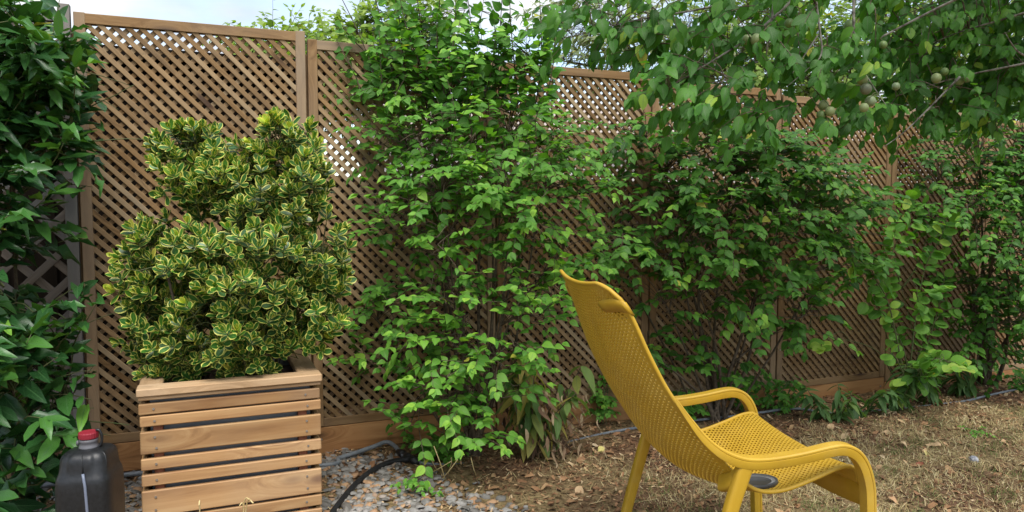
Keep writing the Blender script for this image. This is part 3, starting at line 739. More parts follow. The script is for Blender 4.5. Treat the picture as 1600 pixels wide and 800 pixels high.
def build_euonymus():
    c = PORG + FD * (PLW * .5) - FN * (PLD * .5); b = Vector((c.x, c.y, PZ - .07))
    p = Plant('euonymus_bush', 'bushy variegated euonymus with yellow-edged leaves growing from the planter', 'bush', b)
    Dc = 2.78
    cl = [(310, 270, Dc, 62, 65, .16), (295, 235, Dc, 42, 32, .12, 1, .1), (350, 300, Dc, 60, 50, .17), (450, 250, Dc + .05, 45, 55, .15, 1, .1), (445, 215, Dc + .05, 26, 22, .08, 1.2, .12), (470, 300, Dc, 40, 50, .14),
          (400, 330, Dc - .05, 90, 60, .2), (395, 265, Dc, 28, 30, .1, .8), (250, 395, Dc - .05, 38, 48, .15, 1, .06), (300, 420, Dc - .1, 80, 70, .2), (400, 430, Dc - .12, 90, 80, .22), (500, 410, Dc, 50, 60, .16), (232, 460, Dc - .05, 34, 42, .14),
          (260, 520, Dc - .08, 60, 50, .17), (360, 520, Dc - .12, 90, 60, .2), (460, 500, Dc - .05, 75, 45, .18), (280, 570, Dc - .1, 55, 28, .14), (380, 560, Dc - .12, 70, 28, .14), (512, 470, Dc, 28, 38, .1), (470, 540, Dc-.05, 40, 18, .1), (290, 585, 2.68, 50, 12, .08), (380, 580, 2.68, 60, 14, .08), (250, 565, 2.7, 25, 20, .08)]
    nodes_all = [q for s in stems_to(p, [at(*k[:3]) for k in cl], .009, wob=.03, base_spread=.12) for q in s[4:]]
    for k in cl:
        m = k[2] / F
        for _ in range(int(2900 * k[3] * k[4] * m * m * (k[6] if len(k) > 6 else 1)) + 3):
            q, v = in_clump(k)
            d = Vector((v.x * .7, -.45 - .3 * random.random() + v.z * .3, .75 + v.y * .25)) + rv(.25)
            d.normalize(); tn = .40 + 1.5 * (k[7] if len(k) > 7 else 0) + random.gauss(0, .12) + (.25 if random.random() < .10 else 0)
            # whorled rosette at the end of a short shoot
            q2 = q + d * random.uniform(.03, .06)
            p.twigs.append(([q - d * .05, q, q2], .0018))
            s = d.orthogonal().normalized(); t = d.cross(s)
            for ring, (r_, tilt, L, cnt) in enumerate(((.0, .45, .029, 4), (-.012, .9, .040, 4), (-.03, 1.25, .043, 4))):
                a0 = random.uniform(0, 1.5) + ring * .78
                for j in range(cnt):
                    if random.random() < .08: continue
                    a = a0 + j * math.pi / 2 + random.gauss(0, .15); rad = s * math.cos(a) + t * math.sin(a)
                    ax = d * math.cos(tilt) + rad * math.sin(tilt) + rv(.1)
                    nr = d * math.sin(tilt) - rad * math.cos(tilt)
                    p.leaf(q2 + d * r_, ax, nr, L * random.uniform(.8, 1.2), min(1, max(0, tn + .18 * (1 - ring) + random.gauss(0, .1))), random.uniform(.95, 1.2))
            connect(p, q, nodes_all, .002)
    p.finish('obov', L_EUO, M_BARK, M_GREENSTEM)
    st = at(262, 430, 2.55); s2 = at(278, 512, 2.58)
    obj('stem', tubes_mesh('stem', [([st - b, st.lerp(s2, .5) - b + Vector((.004, 0, 0)), s2 - b], .005)], M_BARK, 6), p.root)
build_euonymus()

# ------------------------------------------------------------------ shrubs along the fence
def build_shrubs():
    b = on_ground(740, 708); b = Vector((b.x, b.y, gz(b.x, b.y)))
    p = Plant('arching_shrub', 'tall mid-green shrub with upright top shoots, between planter and yellow chair', 'shrub', b)
    cl = [(650, 70, 3.5, 70, 35, .14, .7, .08), (740, 80, 3.5, 60, 35, .14, .7, .08), (690, 30, 3.5, 90, 30, .12, .2, .1), (830, 90, 3.55, 30, 40, .1, .4, .05), (690, 130, 3.5, 120, 55, .18, 1, .05), (800, 150, 3.55, 60, 60, .15, 1, .05), (620, 120, 3.5, 40, 40, .1), (760, 225, 3.35, 140, 60, .22, 1, .05), (650, 230, 3.4, 70, 55, .18), (870, 240, 3.6, 60, 45, .14),
          (690, 300, 3.25, 95, 55, .22), (800, 300, 3.25, 95, 60, .22, 1, .1), (895, 300, 3.5, 45, 50, .12, 1, .1), (620, 330, 3.4, 40, 40, .12), (700, 370, 3.2, 75, 35, .18, 1, .1), (820, 360, 3.3, 60, 30, .15, .8, .1), (880, 390, 3.45, 55, 35, .12, 1, .15),
          (630, 385, 3.35, 35, 30, .1), (705, 455, 3.2, 60, 32, .16, .9, .12), (620, 465, 3.35, 40, 40, .12), (790, 440, 3.3, 40, 30, .14, .8, .05), (860, 450, 3.35, 45, 30, .12, 1, .15), (590, 500, 3.4, 35, 30, .08),
          (670, 540, 3.2, 55, 40, .15, 1, .08), (760, 540, 3.15, 75, 40, .18, 1, .15), (835, 490, 3.25, 50, 24, .1, 1, .15), (690, 600, 3.1, 60, 40, .16, 1, .12), (760, 610, 3.15, 50, 45, .14, 1, .08), (655, 650, 3.1, 35, 30, .1, 1, .12), (730, 670, 3.1, 50, 30, .12, .9),
          (575, 585, 3.4, 20, 30, .05, .8), (600, 560, 3.35, 25, 25, .06)]
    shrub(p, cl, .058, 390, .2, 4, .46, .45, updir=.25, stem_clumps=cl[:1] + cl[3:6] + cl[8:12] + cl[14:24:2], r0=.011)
    # upright shoots above the fence
    for bx, by, tx, ty, D in ((585, 150, 520, -40, 3.5), (610, 150, 570, -60, 3.5), (640, 120, 600, -30, 3.45), (655, 130, 655, -70, 3.5), (690, 130, 672, -60, 3.45), (715, 140, 700, -20, 3.4), (730, 150, 735, -50, 3.5), (760, 150, 765, 10, 3.45), (790, 150, 775, -60, 3.5), (800, 170, 808, -50, 3.5), (830, 170, 845, -40, 3.55), (848, 180, 862, 20, 3.55), (560, 160, 530, 60, 3.5), (675, 150, 630, -10, 3.4), (580, 100, 545, 40, 3.5), (745, 230, 745, 60, 3.4), (700, 200, 690, 20, 3.4), (620, 190, 585, 50, 3.4)):
        a, e = at(bx, by, D), at(tx, ty, D - .05)
        L = (e - a).length; nn = max(5, int(L / .026)); d = (e - a).normalized(); pts = []
        for k in range(nn + 1):
            f = k / nn; q = a.lerp(e, f) + Vector((math.sin(f * 3 + bx) * .03, math.cos(f * 2.3 + by) * .03, 0)); pts.append(q)
            for sg in (0, 1):
                if random.random() < .12: continue
                ang = k * 1.1 + sg * math.pi + random.gauss(0, .6); rad = Vector((math.cos(ang), math.sin(ang), 0))
                ax = rad * .9 + UP * random.uniform(-.2, .55) + rv(.1)
                p.leaf(q + rad * .006, ax, UP * .5 + FACE * 1.1 + rv(.3), .068 * random.uniform(.75, 1.15) * (1.05 - .4 * f), min(1, .42 + random.gauss(0, .15)), 1.25)
        p.stems.append((pts, [.004 * (1 - .7 * k / nn) for k in range(nn + 1)]))
    # bare thin stems inside the shrub
    for x0, y0, x1, y1 in ((745, 240, 742, 120), (640, 250, 615, 160), (770, 350, 765, 620), (812, 370, 800, 640), (690, 430, 700, 640), (840, 330, 800, 560)):
        p.stems.append(([at(x0, y0, 3.45), at((x0 + x1) / 2 + 3, (y0 + y1) / 2, 3.47), at(x1, y1, 3.5)], .0045))
    p.finish('ovate', L_SHRUB, M_BARK)

    b = on_ground(1120, 655); b.z = gz(b.x, b.y)
    p = Plant('spreading_shrub', 'broad deep-green shrub against the trellis behind the yellow chair', 'shrub', b)
    cl = [(1010, 215, 4.0, 55, 40, .14, .8), (1060, 265, 3.95, 80, 55, .2, 1.3, -.06), (1150, 245, 4.0, 90, 50, .2, 1.4, -.08), (1130, 330, 3.85, 100, 50, .22), (1020, 330, 3.95, 50, 45, .14), (1230, 270, 4.15, 80, 50, .18, 1.5, -.05), (1220, 350, 4.05, 90, 40, .2, 1, .05), (1310, 320, 4.25, 80, 35, .18, 1.4, .08), (1060, 390, 3.85, 60, 35, .16, 1, .05),
          (1150, 400, 3.85, 85, 35, .18, 1, .1), (1270, 400, 4.15, 70, 30, .14), (1000, 405, 3.95, 45, 22, .1, 1, .05), (1090, 450, 3.9, 60, 28, .12, 1, .12), (1190, 460, 3.95, 80, 32, .15, 1, .12), (1260, 490, 4.0, 40, 40, .1, 1, .15), (1150, 500, 4.0, 50, 25, .1, .8), (1040, 475, 3.9, 35, 22, .08, .9), (960, 380, 3.8, 40, 25, .08, 1, .12), (950, 190, 3.8, 45, 28, .07, .5, .05), (930, 430, 3.75, 30, 18, .06, 1, .12),
          (1290, 280, 4.3, 50, 30, .1), (1360, 400, 4.35, 40, 40, .1), (1010, 550, 4.0, 35, 30, .06, .9), (1110, 570, 4.05, 45, 30, .06, .7, .05)]
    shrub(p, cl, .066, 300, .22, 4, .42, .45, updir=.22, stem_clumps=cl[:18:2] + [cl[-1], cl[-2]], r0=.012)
    for x0, y0, x1, y1 in ((1000, 470, 1085, 640), (1190, 430, 1130, 640), (1260, 460, 1150, 640)):
        p.stems.append(([at(x0, y0, 4.1), at((x0 + x1) / 2 + 3, (y0 + y1) / 2, 4.1), at(x1, y1, 4.05)], .006))
    p.finish('ovate', L_DARKSH, M_BARK)

    b = on_ground(1420, 618); b.z = gz(b.x, b.y)
    p = Plant('round_leaf_shrub', 'thin bright shrub with round coin-like leaves right of the slim post', 'shrub', b)
    arcs = [[(1415, 600), (1395, 520), (1385, 440), (1400, 380), (1425, 350)], [(1420, 600), (1430, 500), (1445, 420), (1470, 370), (1480, 340)], [(1422, 600), (1440, 540), (1470, 490), (1500, 480)], [(1420, 600), (1410, 540), (1380, 490), (1350, 470)], [(1425, 605), (1440, 575), (1465, 560), (1500, 575)],
            [(1418, 600), (1400, 560), (1380, 545)], [(1425, 600), (1455, 520), (1475, 440), (1465, 400)], [(1415, 600), (1390, 480), (1365, 430), (1360, 400)], [(1420, 600), (1430, 590), (1445, 588), (1440, 600)], [(1428, 600), (1450, 570), (1490, 565)],
            [(1385, 470), (1340, 400), (1310, 380), (1280, 372)], [(1410, 450), (1440, 400), (1450, 330), (1420, 310)]]
    for A in arcs:
        D = 4.35 + random.uniform(-.1, .15)
        pts = spline([at(x, y, D + .12 - .1 * i / len(A)) for i, (x, y) in enumerate(A)], 6); n = len(pts)
        p.stems.append((pts, [.005 * (1 - .7 * k / n) for k in range(n)]))
        acc = 0
        for k in range(5, n):
            acc += (pts[k] - pts[k - 1]).length
            if acc < .036: continue
            acc = 0; d = (pts[k] - pts[k - 1]).normalized(); s = d.cross(Vector((0, 1, 0))).normalized()
            for sg in (-1, 1):
                if random.random() < .1: continue
                ax = s * sg * .9 + d * .4 + Vector((0, -.35, -.1)) + rv(.15)
                p.leaf(pts[k] + s * sg * .006, ax, UP * .75 + Vector((0, -.55, 0)) + rv(.3), random.uniform(.055, .085), min(1, .58 + random.gauss(0, .16)), random.uniform(.9, 1.1))
    cl = [(1475, 565, 4.2, 40, 14, .1, 1.2, .2), (1440, 590, 4.2, 25, 14, .06, 1.2, .2), (1320, 385, 4.15, 40, 12, .08, 1, .1), (1405, 440, 4.4, 45, 50, .1, .4), (1270, 520, 4.1, 22, 35, .05, .8, .15)]
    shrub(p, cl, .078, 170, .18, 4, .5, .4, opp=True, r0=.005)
    p.finish('round', L_ROUND, M_GREENSTEM)

    b = on_ground(1540, 600); b.z = gz(b.x, b.y)
    p = Plant('dense_shrub', 'dense dark shrub filling the right edge in front of the trellis', 'shrub', b)
    cl = [(1530, 240, 4.7, 60, 45, .16), (1470, 290, 4.7, 50, 40, .12, .8), (1580, 300, 4.6, 60, 60, .2), (1500, 340, 4.55, 60, 35, .16, 1, .05), (1570, 390, 4.5, 50, 50, .18), (1590, 470, 4.5, 60, 60, .2), (1530, 440, 4.6, 40, 40, .14), (1540, 520, 4.6, 35, 40, .12), (1455, 350, 4.6, 40, 20, .08, .8), (1520, 320, 4.4, 40, 14, .06, 1, .2), (1555, 380, 4.35, 30, 12, .05, 1, .25),
          (1600, 230, 4.7, 50, 60, .2), (1660, 350, 4.6, 70, 200, .25, .6), (1500, 480, 4.75, 30, 40, .1, .6), (1580, 560, 4.7, 40, 22, .08, .6), (1440, 240, 4.75, 40, 25, .08, .6)]
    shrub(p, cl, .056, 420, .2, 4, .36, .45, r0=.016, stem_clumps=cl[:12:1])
    p.finish('ovate', L_DARKSH, M_BARK)
build_shrubs()

# ------------------------------------------------------------------ low plants along the foot of the fence
def lance_plant(px, py, label, h, n, L, tone, spreadx=.1, droop=.9, singles=300, name='lance_leaf_plant', D=None, dry=0.0, group=None, bend=0.0):
    b = on_ground(px, py); b.z = gsurf(b.x, b.y) - .005
    p = Plant(name, label, 'plant', b, group)
    for k in range(n):
        a = random.uniform(0, 6.28); e = b + Vector((math.cos(a) * spreadx + bend, math.sin(a) * spreadx * .5 - .03, h * random.uniform(.6, 1.1)))
        pts = spline([b + rv(.012), b.lerp(e, .55) + rv(.015), e], 6); m = len(pts)
        p.stems.append((pts, [.004 * (1 - .5 * i / m) for i in range(m)]))
        for i in range(3, m):
            for sg in (-1, 1):
                if random.random() < .2: continue
                ang = i * 1.57 + sg * 1.57 + random.gauss(0, .3); rad = Vector((math.cos(ang), math.sin(ang), 0))
                f = i / m
                ax = rad * .8 + UP * (.55 - droop * (1.1 - f * .4)) + rv(.12)
                q = pts[i]
                p.leaf(q, ax, UP * .7 + rad * .5 + rv(.2), L * random.uniform(.7, 1.15), min(1, max(0, tone + random.gauss(0, .18))), random.uniform(.75, 1.15))
    p.finish('lance', L_WEED, M_GREENSTEM if dry == 0 else M_BARK, singles=singles)
    return p
def build_low():
    dp = lance_plant(838, 712, 'tall wilting weed with hanging leaves and brown dead stems beside the shrub', .50, 11, .125, .78, .17, 1.25, name='wilting_plant', dry=1, bend=.05)
    # dead brown leaves and stalks at its foot
    straw = tone_mat('dry_stalk', [(0, (.07, .04, .025)), (.5, (.2, .12, .07)), (1, (.42, .32, .19))])
    b = dp.base; paths = []
    for k in range(46):
        a = random.uniform(0, 6.28); r = random.uniform(.02, .16); e = Vector((math.cos(a) * r * 1.6 + .03, math.sin(a) * r, random.uniform(.08, .36)))
        paths.append((spline([Vector((e.x * .4, e.y * .4, 0)), e * .6 + rv(.01), e], 4), .0018))
    o = obj('dead_stalks', tubes_mesh('dead_stalks', paths, straw, 4), dp.root); o['kind'] = 'stuff'; o.color = (.55, 0, 0, 1)
    V0, F0, U0 = TPL['lance']; V = []; Fc = []; T = []
    for k in range(130):
        a = random.uniform(0, 6.28); r = abs(random.gauss(0, .1)); q = np.array((math.cos(a) * r * 1.4 + .04, math.sin(a) * r - .02, random.uniform(.05, .33)))
        ax = Vector((random.gauss(0, .4), random.gauss(0, .4), -1)).normalized(); s = ax.orthogonal().normalized(); n = ax.cross(s); L = random.uniform(.03, .075)
        Mx = np.array([tuple(s), tuple(ax), tuple(n)]).T * L; tv = V0.copy(); tv[:, 2] *= random.uniform(-3, 3)
        Fc.append(F0 + len(V) * len(V0)); V.append(tv @ Mx.T + q); T.append(np.full(len(V0), random.random()))
    o = obj('dead_leaves', mesh_np('dead_leaves', np.concatenate(V), np.concatenate(Fc), straw, True, np.tile(U0, (len(T), 1)), np.concatenate(T)), dp.root); o['kind'] = 'stuff'; o.color = (0, 0, 0, 1)
    for px, py, lab, h, n, L, tone, sx in ((1300, 655, 'low tuft of pointed weeds beside the far armrest of the chair', .2, 4, .1, .45, .16), (1395, 640, 'leafy pointed weed below the slim fence post', .26, 4, .11, .38, .12), (1455, 632, 'pointed weed under the round-leaved shrub, on dark mulch', .25, 4, .105, .4, .13),
                                     (1510, 618, 'long-leaved weed at the foot of the dense shrub', .22, 4, .12, .42, .12), (1350, 648, 'sprawling weed with long narrow leaves by the dry grass', .2, 3, .11, .4, .15)):
        lance_plant(px, py, lab, h, n, L, tone, sx)
    # little leafy seedlings
    def seedling(px, py, lab, h, n, L, tone, rx, tpl='ovate', mat=None):
        b = on_ground(px, py); b.z = gsurf(b.x, b.y) - .005
        p = Plant('leafy_seedling', lab, 'plant', b)
        for k in range(n):
            e = b + Vector((random.uniform(-rx, rx), random.uniform(-.05, .03), h * random.uniform(.45, 1)))
            pts = spline([b + rv(.01), b.lerp(e, .5) + rv(.02), e], 4); p.stems.append((pts, .0025))
            for q in pts[3:]:
                spray(p, q, Vector((random.gauss(0, 1), random.gauss(-.3, .6), .2)), random.uniform(.06, .11), 3, L, .5, True, tone, .14, r0=.0014)
        p.finish(tpl, mat or L_SHRUB, M_GREENSTEM)
    seedling(940, 660, 'small bright leafy seedling before the kick board left of the chair leg', .3, 6, .042, .55, .07)
    seedling(1145, 640, 'leafy seedling with small pointed leaves behind the far armrest', .28, 6, .045, .45, .12)
    seedling(1215, 640, 'bushy seedling at the fence foot above the chair seat', .25, 6, .045, .4, .12)
    seedling(1060, 655, 'small seedling in the shade between backrest and far armrest', .2, 5, .045, .4, .1)
    seedling(1530, 590, 'small leafy seedling near the right end of the kick board', .2, 6, .045, .42, .16)
    seedling(1450, 610, 'bright seedling tangled below the round-leaved shrub', .2, 4, .04, .5, .1)
    seedling(635, 690, 'small green seedling behind the black pipe joint', .1, 4, .035, .5, .06)
    seedling(690, 712, 'leafy seedling at the edge of the gravel under the shrub', .16, 5, .04, .5, .08)
    seedling(660, 775, 'tiny green weed growing out of the grey gravel', .10, 2, .03, .5, .03)
    seedling(1527, 682, 'tiny green weed in the dry grass at the right', .05, 2, .022, .55, .03)
    seedling(1590, 610, 'low leafy seedling at the right edge of the mulch', .14, 5, .04, .4, .1)
build_low()

# ------------------------------------------------------------------ the plum tree overhead
def build_plum():
    b = Vector((2.75, 1.9, gz(2.75, 1.9)))
    p = Plant('plum_tree', 'plum tree with drooping leaves and green fruit overhanging from the upper right', 'tree', b)
    def limb(pts, r0, r1):
        pts = spline(pts, 6); n = len(pts); k_ = 1.0 if r0 > .03 else .72; r1 = r1 if r1 > .006 else .0012; p.stems.append((pts, [k_ * (r0 + (r1 - r0) * (i / (n - 1)) ** .8) for i in range(n)])); return pts
    J = Vector((2.6, 2.1, 2.1))
    trunk = limb([b + Vector((0, 0, -.05)), b + Vector((.03, .05, .9)), J], .10, .07)
    limbs = []
    limbs += limb([J, at(1720, -60, 2.4), at(1560, -30, 2.4), at(1400, -40, 2.45), at(1250, -10, 2.4)], .045, .012)
    limbs += limb([at(1250, -10, 2.4), at(1180, 52, 2.35), at(1125, 88, 2.3), at(1085, 112, 2.3), at(1040, 140, 2.3)], .0075, .003)
    limbs += limb([at(1400, -40, 2.45), at(1280, -60, 2.5), at(1130, 5, 2.5), at(1000, 30, 2.5), at(900, 55, 2.5), at(875, 60, 2.5)], .009, .0025)
    limbs += limb([at(1212, -30, 2.35), at(1206, 30, 2.33), at(1198, 75, 2.33), at(1199, 122, 2.33)], .0075, .003)
    limbs += limb([at(1270, -30, 2.4), at(1280, 40, 2.38), at(1283, 85, 2.36), at(1262, 108, 2.36), at(1230, 135, 2.36)], .007, .003)
    limbs += limb([at(1278, 55, 2.38), at(1258, 85, 2.36), at(1238, 115, 2.36)], .004, .002)
    limbs += limb([at(1335, -30, 2.45), at(1334, 40, 2.43), at(1340, 90, 2.43), at(1358, 125, 2.42), at(1385, 165, 2.4)], .0085, .003)
    limbs += limb([at(1560, -30, 2.4), at(1470, 10, 2.5), at(1350, 72, 2.5), at(1285, 105, 2.5), at(1230, 140, 2.5)], .008, .003)
    limbs += limb([J, at(1760, 60, 2.6), at(1620, 95, 2.75), at(1500, 120, 2.85), at(1400, 150, 2.9)], .014, .003)
    limbs += limb([J, at(1700, -20, 2.8), at(1600, 20, 2.8), at(1500, 50, 2.9), at(1440, 75, 2.95)], .013, .003)
    limbs += limb([at(1620, 95, 2.65), at(1590, 80, 2.5), at(1570, 50, 2.45)], .008, .006)
    limbs += limb([at(1500, 120, 2.65), at(1420, 200, 2.65), at(1380, 230, 2.65)], .006, .002)
    limbs += limb([J, J + Vector((-.5, .2, .6)), J + Vector((-1.3, .5, .9)), J + Vector((-2.0, .6, .95))], .05, .012)
    limbs += limb([J, J + Vector((.2, .6, .7)), J + Vector((.1, 1.4, 1.0))], .05, .012)
    limbs += limb([J, J + Vector((-.3, -.5, .6)), J + Vector((-.9, -.8, .9))], .04, .012)
    cl = [(920, 40, 2.5, 45, 22, 0.1, 1.3), (1000, 25, 2.5, 60, 30, 0.12, 1.2), (1080, 20, 2.45, 70, 50, 0.15, 1.25), (1160, 30, 2.35, 70, 60, 0.15, 1.25), (1110, 110, 2.35, 55, 35, 0.1, 1.25), (1060, 145, 2.4, 40, 22, 0.08, 1.25), (1170, 145, 2.3, 55, 32, 0.1, 1.25), (1230, 50, 2.45, 60, 60, 0.15, 1.25), (1300, 10, 2.5, 80, 40, 0.2, 1.38), (1290, 110, 2.5, 60, 40, 0.12, 1.25), (1320, 170, 2.6, 45, 22, 0.1, 1.25), (1390, 50, 3.0, 70, 60, 0.2, 1.95), (1400, 140, 3.05, 60, 35, 0.14, 1.7), (1480, 40, 3.05, 70, 60, 0.2, 1.87), (1500, 110, 3.15, 70, 40, 0.16, 1.7), (1570, 20, 3.05, 70, 60, 0.22, 1.87), (1580, 120, 3.15, 60, 50, 0.16, 1.7), (1450, 170, 3.25, 50, 22, 0.1, 1.7), (1540, 170, 3.25, 60, 22, 0.1, 1.7), (1660, 40, 3.05, 90, 120, 0.3, 1.36), (1250, 170, 2.5, 40, 15, 0.06, 1.25), (1130, -60, 2.5, 200, 50, 0.3, 1.12), (1400, -80, 2.85, 220, 70, 0.4, 1.53), (1650, -80, 2.85, 160, 90, 0.4, 1.53), (1340, 100, 2.45, 40, 40, 0.1, 1.25), (960, -10, 2.55, 60, 25, 0.1, 1.1), (1040, 70, 2.5, 50, 25, 0.08, 1.25), (1050, 150, 2.4, 50, 22, 0.1, 1.2), (1130, 170, 2.35, 60, 25, 0.1, 1.2), (1210, 165, 2.4, 50, 25, 0.1, 1.2), (1480, 150, 3.0, 110, 45, 0.2, 1.6), (1560, 80, 3.1, 90, 90, 0.25, 1.6)]
    for c in cl:
        m = c[2] / F
        for _ in range(int(500 * c[3] * c[4] * m * m * (c[6] if len(c) > 6 else 1)) + 3):
            q, v = in_clump(c)
            d = Vector((-.5 + v.x * .4, v.z * .4 - .25, -.05)) + rv(.4)
            spray(p, q, d, random.uniform(.11, .2), 6, .060, .45, False, .46 + random.gauss(0, .13), .17, .5, .85, r0=.002, spread=.65, taper=.2, nbias=Vector((0, -.8, 0)), tipboost=.05, wf=1.0)
            connect(p, q, limbs, .0018) if random.random() < .22 else None
    # the rest of the crown, above and beside the frame
    for _ in range(380):
        while True:
            v = Vector((random.uniform(-1, 1), random.uniform(-1, 1), random.uniform(-1, 1)))
            if v.length < 1: break
        q = Vector((2.0 + v.x * 1.7, 2.45 + v.y * 1.35, 2.85 + v.z * .6))
        spray(p, q, Vector((v.x, v.y, .1)) + rv(.5), .22, 5, .085, .5, False, .4, .15, .5, 1.0, r0=.002, spread=.55, nbias=Vector((0, -.3, 0)))
        if random.random() < .3: connect(p, q, limbs, .003)
    p.finish('plum', L_PLUM, M_LICHEN, M_BARK, stem_name='branch', cull_fence=False)
    pm, n, l, bs = new_mat('plum_skin')
    oi = n.new('ShaderNodeObjectInfo'); tcn = n.new('ShaderNodeTexCoord'); nz = n.new('ShaderNodeTexNoise'); nz.inputs['Scale'].default_value = 40; l.new(tcn.outputs['Object'], nz.inputs['Vector'])
    r = ramp(n, [(.35, (.12, .19, .05)), (.65, (.27, .31, .14))]); l.new(nz.outputs['Fac'], r.inputs[0])
    mxp = n.new('ShaderNodeMixRGB'); l.new(oi.outputs['Color'], mxp.inputs[2]); mxp.inputs[0].default_value = .6; l.new(r.outputs[0], mxp.inputs[1]); l.new(mxp.outputs[0], bs.inputs['Base Color']); bs.inputs['Roughness'].default_value = .5
    bs.inputs['Subsurface Weight'].default_value = .0
    bm = bmesh.new(); bmesh.ops.create_uvsphere(bm, u_segments=20, v_segments=14, radius=1)
    for v in bm.verts:
        r_ = math.hypot(v.co.x, v.co.y); v.co.z -= .16 * math.exp(-(r_ / .22) ** 2) * (1 if v.co.z > 0 else -.4)
        if v.co.y < 0 and abs(v.co.x) < .25: v.co.y *= 1 - .05 * (1 - abs(v.co.x) / .25)
    pme = mesh_from_bm('plum', bm, pm, True)
    smat = M_GREENSTEM
    G, W_, Dk, Bl = (.09, .17, .035, 1), (.24, .29, .12, 1), (.11, .10, .10, 1), (.19, .25, .14, 1)
    for px, py, D, r_, c in ((1233, 36, 2.36, 7, G), (1182, 62, 2.3, 9, W_), (1168, 62, 2.33, 8, W_), (1324, 82, 2.46, 6, Bl), (1347, 124, 2.4, 8.5, W_), (1353, 139, 2.38, 8.5, Dk), (1360, 158, 2.4, 8, Bl), (1350, 168, 2.37, 7, W_), (1287, 164, 2.45, 7.5, W_), (1297, 174, 2.42, 7.5, W_), (1283, 180, 2.44, 7, G), (1463, 122, 2.8, 7.5, W_), (1499, 126, 2.82, 7, Bl), (1511, 122, 2.8, 6.5, Bl), (1476, 112, 2.83, 6, G), (1328, 40, 2.5, 9, G), (1380, 70, 2.5, 6, G), (1309, 210, 2.58, 5, W_), (1400, 135, 2.6, 6, Bl)):
        R_ = r_ * D / F; c3 = at(px, py, D)
        o = obj('plum', pme, p.root, Matrix.Translation(c3 - b) @ Matrix.Rotation(random.uniform(-.4, .4), 4, 'X') @ Matrix.Rotation(random.uniform(0, 6), 4, 'Z') @ Matrix.Diagonal((R_, R_, R_ * 1.06, 1))); o.color = c
        top = c3 + Vector((0, 0, R_ * .9)); q = min(limbs, key=lambda s: (s - top).length)
        st = obj('plum_stalk', tubes_mesh('plum_stalk', [(spline([top - c3, (top.lerp(q, .5) if (q - top).length < .25 else top + Vector((.01, 0, .03))) + Vector((0, 0, .008)) - c3, (q if (q - top).length < .25 else top + Vector((.015, 0, .06))) - c3], 3), .0014)], smat, 5)); st.parent = p.root; st.matrix_basis = Matrix.Translation(c3 - b)
build_plum()

# ------------------------------------------------------------------ trees beyond the fence
def far_tree(name, label, base, targets, n, leafL, tpl, mat, spr, tone=.5, trunk=.08, droop=.4, nodes=7, hang=.3, dens=1.0, group=None):
    p = Plant(name, label, 'tree', base, group)
    top = Vector((base[0], base[1], max(t[1] for t in targets))) if False else None
    ctr = [at(px, py, D) for px, py, D, *_ in targets]
    hub = Vector(base) + Vector((0, 0, (sum((c.z for c in ctr)) / len(ctr) - base[2]) * .55))
    p.stems.append((spline([Vector(base), Vector(base).lerp(hub, .5) + rv(.05), hub], 4), [trunk * (1 - .05 * i) for i in range(9)]))
    nodes_all = []
    for c in ctr:
        pts = spline([hub, hub.lerp(c, .5) + Vector((0, 0, .25)) + rv(.1), c], 5); m = len(pts)
        p.stems.append((pts, [trunk * .5 * (1 - .85 * i / (m - 1)) for i in range(m)])); nodes_all += pts[2:]
    for c in targets:
        m = c[2] / F
        for _ in range(int(9 * n * c[3] * c[4] * m * m * dens) + 3):
            q, v = in_clump(c)
            spray(p, q, Vector((v.x, v.z * .5, .35 + v.y * .6)) + rv(.4), spr * random.uniform(.6, 1.2), nodes, leafL, droop, False, tone + random.gauss(0, .1), .15, .5, hang, r0=.002)
            connect(p, q, nodes_all, .003)
    p.finish(tpl, mat, M_BARK, singles=0, stem_name='limb', cull_fence=False)
def build_far():
    far_tree('olive_tree', 'airy grey-green tree beyond the fence above the middle panel', (1.6, 8.0, 0), [(960, 60, 7.4, 80, 50, .5), (900, 20, 7.6, 60, 40, .4, ), (1010, 100, 7.3, 70, 35, .4), (880, 95, 7.5, 45, 22, .3), (960, 0, 7.5, 80, 40, .5), (1080, 60, 7.6, 60, 60, .5)], 60, .1, 'lance', L_OLIVE, .3, .5, .07)
    far_tree('hazel_tree', 'leafy light-green tree top peeping over the second panel', (-1.1, 6.2, 0), [(440, 70, 5.6, 70, 18, .3), (520, 85, 5.4, 60, 28, .3), (560, 60, 5.4, 40, 25, .25), (400, 95, 5.6, 50, 22, .3), (470, 130, 5.5, 90, 50, .35), (580, 150, 5.4, 70, 60, .3), (640, 60, 5.5, 60, 60, .3)], 300, .065, 'ovate', L_FAR, .2, .6, .06)
    far_tree('bushy_tree', 'bright green tree behind the plum branches beyond the fence', (3.6, 8.6, 0), [(1130, 110, 7.8, 90, 50, .6), (1250, 90, 8.0, 90, 70, .6), (1180, 30, 8.0, 90, 60, .6), (1330, 140, 8.0, 80, 40, .5)], 105, .075, 'ovate', L_FAR, .35, .5, .1)
    far_tree('spreading_tree', 'green tree beyond the fence at the upper right edge', (6.6, 9.6, 0), [(1430, 90, 9.0, 100, 80, .7), (1540, 70, 9.2, 110, 90, .8), (1600, 150, 9.0, 80, 60, .6), (1480, 170, 9.0, 90, 30, .5), (1380, 20, 9.0, 90, 60, .6)], 62, .08, 'ovate', L_FAR, .4, .45, .12)
build_far()

